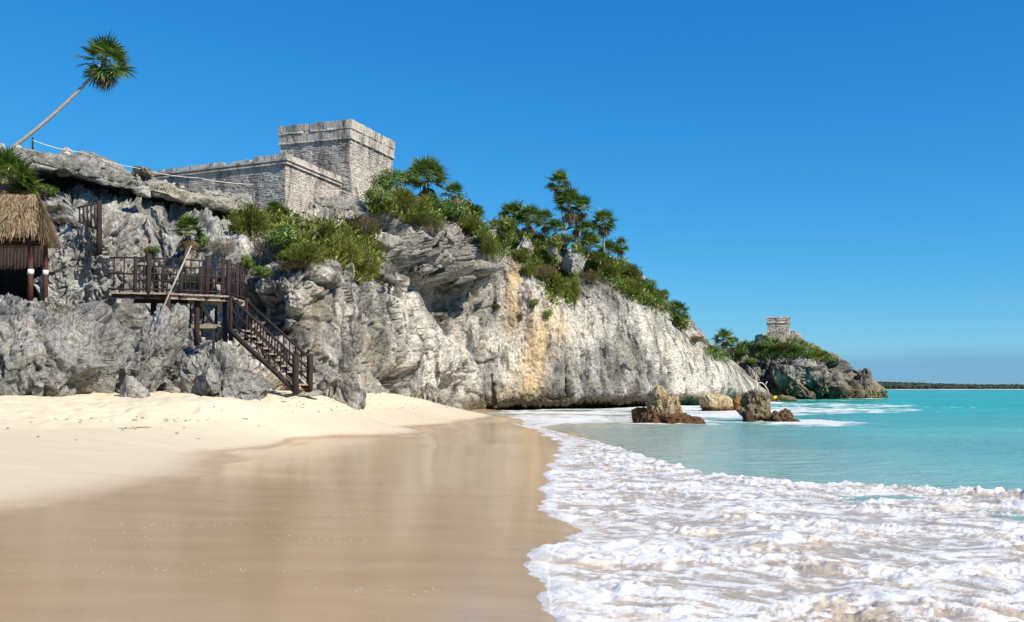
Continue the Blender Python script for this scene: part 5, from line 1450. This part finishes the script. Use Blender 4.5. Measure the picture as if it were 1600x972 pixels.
# palms by the temple
ppx('broad palm on the shrubby knoll right of the tall temple', 668, 279, 72, 72.0, foot=(660, 312), n=30, dead=9, el_lo=-28)
ppx('yellowish palm on the right shoulder of the shrubby knoll', 708, 302, 40, 74.5, n=22, dead=8, el_lo=-28, name='young_palm')
ppx('dark small palm at the right foot of the shrubby knoll', 744, 335, 32, 78.5, n=20, dead=3, el_lo=-10, name='young_palm')
ppx('bright young palm among the olive shrubs under the ledge', 434, 331, 40, 57.0, n=20, dead=2, el_lo=-5, name='young_palm')
ppx('small palm with hanging dead leaves behind the platform', 294, 362, 56, 38.5, foot=(292, 420), n=24, dead=12, trunk_r=.12, el_lo=-12)
ppx('big bright palm clump above the thatched hut', 8, 275, 92, 45.5, foot=(5, 300), n=30, dead=12, el_lo=-35, trunk_r=.14)
ppx('shaded palm clump half hidden right of the bright one', 42, 290, 44, 46.5, n=22, dead=10, el_lo=-40, name='young_palm')
# far trees left of the distant temple
ppx('dark distant palm between the cliff and the headland', 1131, 529, 34, 168.0, foot=(1131, 556), n=26, dead=7, el_lo=-35)
ppx('second dark distant palm beside the headland trees', 1145, 537, 26, 170.0, foot=(1146, 556), n=22, dead=6, el_lo=-35)

SHRUBS = [
 # under the ledge
 ('tall olive shrub with dark shaded side under the ledge', 392, 342, 62, 74, 'fine', 54),
 ('dense olive shrub in the middle of the slope under the ledge', 448, 368, 82, 66, 'leafy', 52.5),
 ('grey green shrub drooping over the bulging rock', 476, 396, 84, 50, 'fine', 47),
 ('bright olive shrub below the low stone building corner', 512, 366, 66, 50, 'fine', 56),
 ('hanging olive shrub that reaches furthest down the rock', 562, 408, 58, 84, 'fine', 54.5),
 ('yellow green shrub hanging beside the jagged crags', 538, 388, 60, 70, 'fine', 53),
 ('brownish scrub below the dark rock at the temple foot', 572, 352, 50, 44, 'brown', 61.5),
 ('leafless grey bush left of the tall olive shrub', 348, 384, 48, 44, 'dry', 44),
 ('bare brown bush beneath the tall olive shrub', 412, 388, 48, 58, 'dry', 47),
 ('low green plants on the rock above the stair head', 408, 424, 56, 26, 'leafy', 40),
 ('yellowing low scrub on top of the bulging rock', 452, 416, 56, 24, 'brown', 41.5),
 ('small leafy plant by the platform corner', 384, 408, 34, 34, 'leafy', 42),
 # knoll right of the temple
 ('dark leafy bush touching the right wall of the temple', 604, 280, 68, 52, 'leafy', 67.5),
 ('glossy dark bush on top of the knoll beside the broad palm', 634, 274, 54, 36, 'leafy', 70),
 ('olive bush at the foot of the temple wall corner', 590, 304, 54, 50, 'leafy', 65),
 ('large olive bush in the middle of the knoll', 630, 312, 86, 54, 'fine', 67.5),
 ('bright leafy bush in the middle of the knoll below the palm', 676, 316, 76, 48, 'leafy', 71),
 ('green bush under the yellowish palm', 712, 330, 62, 46, 'leafy', 74),
 ('yellow green bush spilling over the cliff edge', 738, 352, 52, 44, 'fine', 76.5),
 ('narrow green tongue of shrub hanging down the crags', 760, 380, 34, 54, 'fine', 79),
 ('small bright bush above the jagged crags', 600, 332, 44, 26, 'leafy', 63.5),
 ('sloping olive bush just above the crags', 655, 342, 66, 34, 'fine', 69),
 ('grey leafless bush growing on the crags', 682, 352, 44, 34, 'dry', 71.5),
 # crest
 ('dark bush under the left crest palm', 792, 366, 50, 44, 'leafy', 83.5),
 ('green bush at the foot of the slanting palm trunk', 812, 398, 44, 36, 'fine', 83.5),
 ('bright bush left of the rounded white boulder', 842, 394, 28, 32, 'fine', 85.0),
 ('leafy bush behind the two white boulders', 884, 372, 56, 32, 'leafy', 88),
 ('olive hanging bush below the white boulders', 868, 440, 46, 52, 'fine', None),
 ('dry brown scrub below the rounded white boulder', 850, 424, 40, 36, 'brown', None),
 ('narrow green strip of shrub right of the hanging bush', 898, 452, 20, 66, 'fine', None),
 ('small bright bush clinging to the cliff under the dry scrub', 834, 472, 22, 24, 'leafy', None),
 ('lowest bright tuft clinging to the ochre streaked face', 855, 489, 22, 24, 'leafy', None),
 ('tiny olive tuft alone on the pale grey face', 775, 478, 18, 12, 'fine', None),
 ('small dry tuft beside the ochre streak', 812, 494, 14, 22, 'brown', None),
 ('upper green tuft at the top of the ochre streak', 826, 420, 26, 34, 'fine', None),
 ('bushy green shrub below the young palms of the crest', 945, 420, 48, 34, 'fine', 90),
 ('round bush on the skyline right of the leaning low palm', 985, 424, 46, 34, 'fine', 95),
 ('darker green bush further down the crest skyline', 1008, 442, 42, 32, 'leafy', 98.5),
 ('broad olive bush along the lower crest edge', 985, 448, 52, 34, 'fine', 93.5),
 ('green bush above the pair of lower palms', 1026, 462, 40, 26, 'fine', 99.5),
 ('yellow green bush at the cliff edge below the pale slab', 1012, 466, 40, 24, 'leafy', 96.5),
 ('brown scrub where the cliff crest runs out', 1086, 530, 36, 18, 'brown', 110),
 ('hanging olive shrub at the foot of the crest slope', 925, 432, 44, 26, 'brown', 88),
 ('green tongue of shrub below the bright young palm', 926, 412, 34, 24, 'leafy', 87.5),
 # left
 ('dark undergrowth at the foot of the palms over the hut', 66, 296, 52, 34, 'leafy', 45.5),
 ('small yellow green bush under the left end of the ledge', 76, 291, 18, 22, 'fine', 44.5),
 ('dry scrub between the palms and the hut roof', 30, 304, 60, 26, 'brown', 42.5),
 ('sparse brown tuft on the top of the leaning slab', 88, 326, 36, 18, 'brown', 35.5),
 ('lower brown tuft on the leaning slab', 96, 344, 26, 12, 'brown', 34.2),
 ('small green plants in the rubble behind the railing', 238, 390, 34, 24, 'leafy', 40.0),
 ('leafy plants below the little palm crown', 312, 376, 44, 36, 'leafy', 40.5),
 ('low leafy plants seen through the platform railing', 296, 436, 38, 30, 'leafy', 37),
 # headland
 ('dark leafy trees at the back of the gap before the headland', 1116, 543, 23, 18, 'leafy', 150),
 ('rounded dark bush left of the distant temple slope', 1160, 549, 31, 18, 'leafy', 172),
 ('green bush below the left corner of the distant temple', 1196, 539, 34, 17, 'leafy', 180),
 ('olive bush in front of the distant temple platform', 1222, 541, 38, 18, 'fine', 177),
 ('green bush right of the distant temple platform', 1252, 542, 30, 14, 'leafy', 180),
 ('sloping bush on the seaward shoulder of the headland', 1278, 553, 30, 13, 'fine', 182),
 ('last green bush above the tip of the headland', 1300, 563, 20, 9, 'leafy', 184),
 ('dark bush in the cleft at the left of the headland', 1172, 563, 33, 14, 'leafy', 168),
]
for lab, cx, cy, ww_, hh_, kd, dd_ in SHRUBS:
    k_ = .8 if 780 < cx < 1000 and cy < 415 else 1.0
    shrub(lab, cx, cy, ww_ * (.5 + .5 * k_), hh_ * k_, kd, dd_ or 80, 3.5 if 'behind the two white' in lab else 0.0)

# ------------------------------------------------------------------ ground cover nobody could count
def in_poly(x, y, poly):
    c = np.zeros(x.shape, bool); j = len(poly) - 1
    for i in range(len(poly)):
        (xi, yi), (xj, yj) = poly[i], poly[j]
        if yi != yj: c ^= ((yi > y) != (yj > y)) & (x < (xj - xi) * (y - yi) / (yj - yi) + xi)
        j = i
    return c
def undergrowth(name, label, polys, mat, seed, dens, hgt):
    rs = np.random.RandomState(seed); P = []
    for poly in polys:
        xs = [p[0] for p in poly]; ys = [p[1] for p in poly]
        n = int(dens * (max(xs) - min(xs)) * (max(ys) - min(ys)))
        x, y = rs.uniform(min(xs), max(xs), n), rs.uniform(min(ys), max(ys), n)
        bare = np.zeros(n, bool)
        for bx_, by_, ra, rb_ in ((896, 408, 22, 24), (865, 390, 12, 15), (823, 379, 11, 12), (773, 364, 13, 14), (1004, 439, 15, 12)):
            bare |= ((x - bx_) / ra) ** 2 + ((y - by_) / rb_) ** 2 < 1        # boulders stay clear
        keep = ~bare & in_poly(x, y, poly) & (perlin(np.stack([x * .05, y * .05, 0 * x + seed], -1)) > -.22)
        for a, b in zip(x[keep], y[keep]):
            p = surf(a, b, reach=2)
            if p is not None: P.append(p)
    P = np.repeat(np.array(P), 7, 0); n = len(P)
    P = P + rs.normal(size=(n, 3)) * .22
    a = rs.uniform(0, 6.283, n); s_ = (hgt * rs.uniform(.5, 1.3, n) * (.6 + P[:, 1] / 200))[:, None]
    up = np.stack([np.cos(a) * .8, np.sin(a) * .8 - .25, rs.uniform(.35, 1.0, n)], -1); up /= np.linalg.norm(up, axis=1)[:, None]
    sd = np.cross(up, rs.normal(size=(n, 3))); sd /= np.linalg.norm(sd, axis=1)[:, None]; wd = s_ * .14
    V = np.stack([P, P + up * s_ * .5 + sd * wd, P + up * s_, P + up * s_ * .5 - sd * wd], 1).reshape(-1, 3)
    tag(link(bpy.data.objects.new(name, np_mesh(name, V, np.arange(4 * n).reshape(-1, 4), mat, False))), label, 'undergrowth', kind='stuff')
KNOLL = [(566, 300), (580, 268), (640, 262), (700, 290), (760, 340), (784, 352), (780, 400), (762, 400), (745, 362), (700, 340), (650, 352), (610, 330), (580, 330)]
CREST = [(776, 345), (800, 345), (860, 360), (900, 372), (950, 388), (985, 410), (1030, 448), (1058, 490), (1080, 512), (1066, 514), (1030, 480), (985, 468), (950, 440), (925, 428), (905, 412), (895, 470), (886, 480), (878, 455), (866, 478), (845, 440), (835, 415), (815, 412), (795, 395), (776, 385)]
SLOPE = [(362, 322), (380, 310), (410, 330), (470, 348), (540, 352), (578, 344), (594, 380), (590, 430), (560, 442), (540, 418), (520, 402), (470, 405), (420, 385), (385, 372), (360, 350)]
HEADT = [(1100, 545), (1150, 540), (1190, 526), (1250, 530), (1310, 562), (1296, 566), (1250, 556), (1225, 556), (1190, 560), (1150, 562), (1110, 560)]
undergrowth('undergrowth', 'thick green undergrowth along the cliff crest and knoll', [KNOLL, CREST], LEAFY, 3, .13, .36)
undergrowth('scrub_cover', 'olive scrub matted over the slope under the ledge', [SLOPE, KNOLL, CREST], FINE, 5, .12, .42)
undergrowth('headland_cover', 'low green scrub over the top of the headland', [HEADT], LEAFY, 6, .40, .30)
undergrowth('boulder_moss', 'flat patch of moss and dry grass on the huge grey boulder', [[(52, 472), (88, 466), (130, 486), (100, 496), (62, 492)], [(0, 484), (24, 484), (14, 494), (0, 494)]], BROWN, 8, .12, .12)

# ------------------------------------------------------------------ wrack on the sand, flecks on the wet sand
def ground_at(px, py):
    ds = np.exp(np.linspace(math.log(5), math.log(80), 500))
    cx = (px - 800) / F_PX; cy = (486 - py) / F_PX; s = ds / (CP - cy * SP)
    P = np.stack([cx * s, ds, EYE + (SP + cy * CP) * s], -1)
    k = np.argmax(P[:, 2] < beach_z(P[:, 0], P[:, 1]))
    return P[k] if k else None
def make_wrack():
    rs = np.random.RandomState(9); V = []; F = []
    bands = [(0, 180, 654, 662, 14), (330, 480, 637, 646, 26), (430, 600, 624, 645, 60), (200, 330, 652, 662, 16), (180, 260, 668, 678, 8), (0, 420, 640, 690, 14), (560, 720, 622, 640, 40)]
    for x0, x1, y0, y1, n in bands:
        for _ in range(n):
            p = ground_at(rs.uniform(x0, x1), rs.uniform(y0, y1))
            if p is None or p[1] > 70: continue
            a = rs.uniform(0, 3.14); L = rs.uniform(.02, .07) * (3.5 if rs.rand() < .12 else 1); wd = rs.uniform(.006, .018)
            u = V3(math.cos(a), math.sin(a), 0) * L; v = V3(-math.sin(a), math.cos(a), 0) * wd; p = V3(p[0], p[1], float(beach_z(p[0], p[1])) + .02)
            k = len(V); h = V3(0, 0, rs.uniform(.008, .02))
            V.extend([p - u - v, p + u * .6 - v, p + u + v, p - u * .8 + v, p - u * .7 - v * .4 + h, p + u * .4 - v * .4 + h, p + u * .6 + v * .4 + h, p - u * .6 + v * .4 + h])
            for q in ((4, 5, 6, 7), (0, 1, 5, 4), (1, 2, 6, 5), (2, 3, 7, 6), (3, 0, 4, 7)): F.append(tuple(k + i for i in q))
    m = island_mat('dry_seaweed', [(0, (.06, .045, .03)), (1, (.16, .11, .07))], nscale=10)
    tag(link(bpy.data.objects.new('seaweed_wrack', np_mesh('seaweed_wrack', np.array(V), np.array(F), m, False))), 'scattered bits of dry seaweed on the upper sand', 'seaweed', kind='stuff')
make_wrack()
def make_flecks():
    rs = np.random.RandomState(19); V = []; F = []
    for cx, cy, sx, sy, n in ((300, 822, 130, 5, 60), (150, 850, 130, 12, 30), (300, 890, 160, 5, 35), (530, 805, 60, 3, 40), (520, 845, 90, 3, 30), (640, 925, 110, 4, 20)):
        for _ in range(n):
            p = ground_at(rs.normal(cx, sx * .6), rs.normal(cy, sy * .8))
            if p is None: continue
            r = rs.uniform(.004, .011); k = len(V); a0 = rs.rand() * 6
            zz = float(beach_z(p[0], p[1])) + .010
            for j in range(6): V.append(V3(p[0] + math.cos(a0 + j * 1.047) * r * rs.uniform(.5, 1.3), p[1] + math.sin(a0 + j * 1.047) * r * rs.uniform(.4, 1.0), zz - .004))
            V.append(V3(p[0], p[1], zz + r * .35))
            for j in range(6): F.append((k + j, k + (j + 1) % 6, k + 6))
    m = island_mat('foam_bubbles', [(0, (.42, .34, .25)), (1, (.60, .53, .44))], rough=.4, nscale=30)
    tag(link(bpy.data.objects.new('foam_flecks', np_mesh('foam_flecks', np.array(V), np.array(F), m, True))), 'small foam bubbles left on the wet sand', 'foam', kind='stuff')
make_flecks()
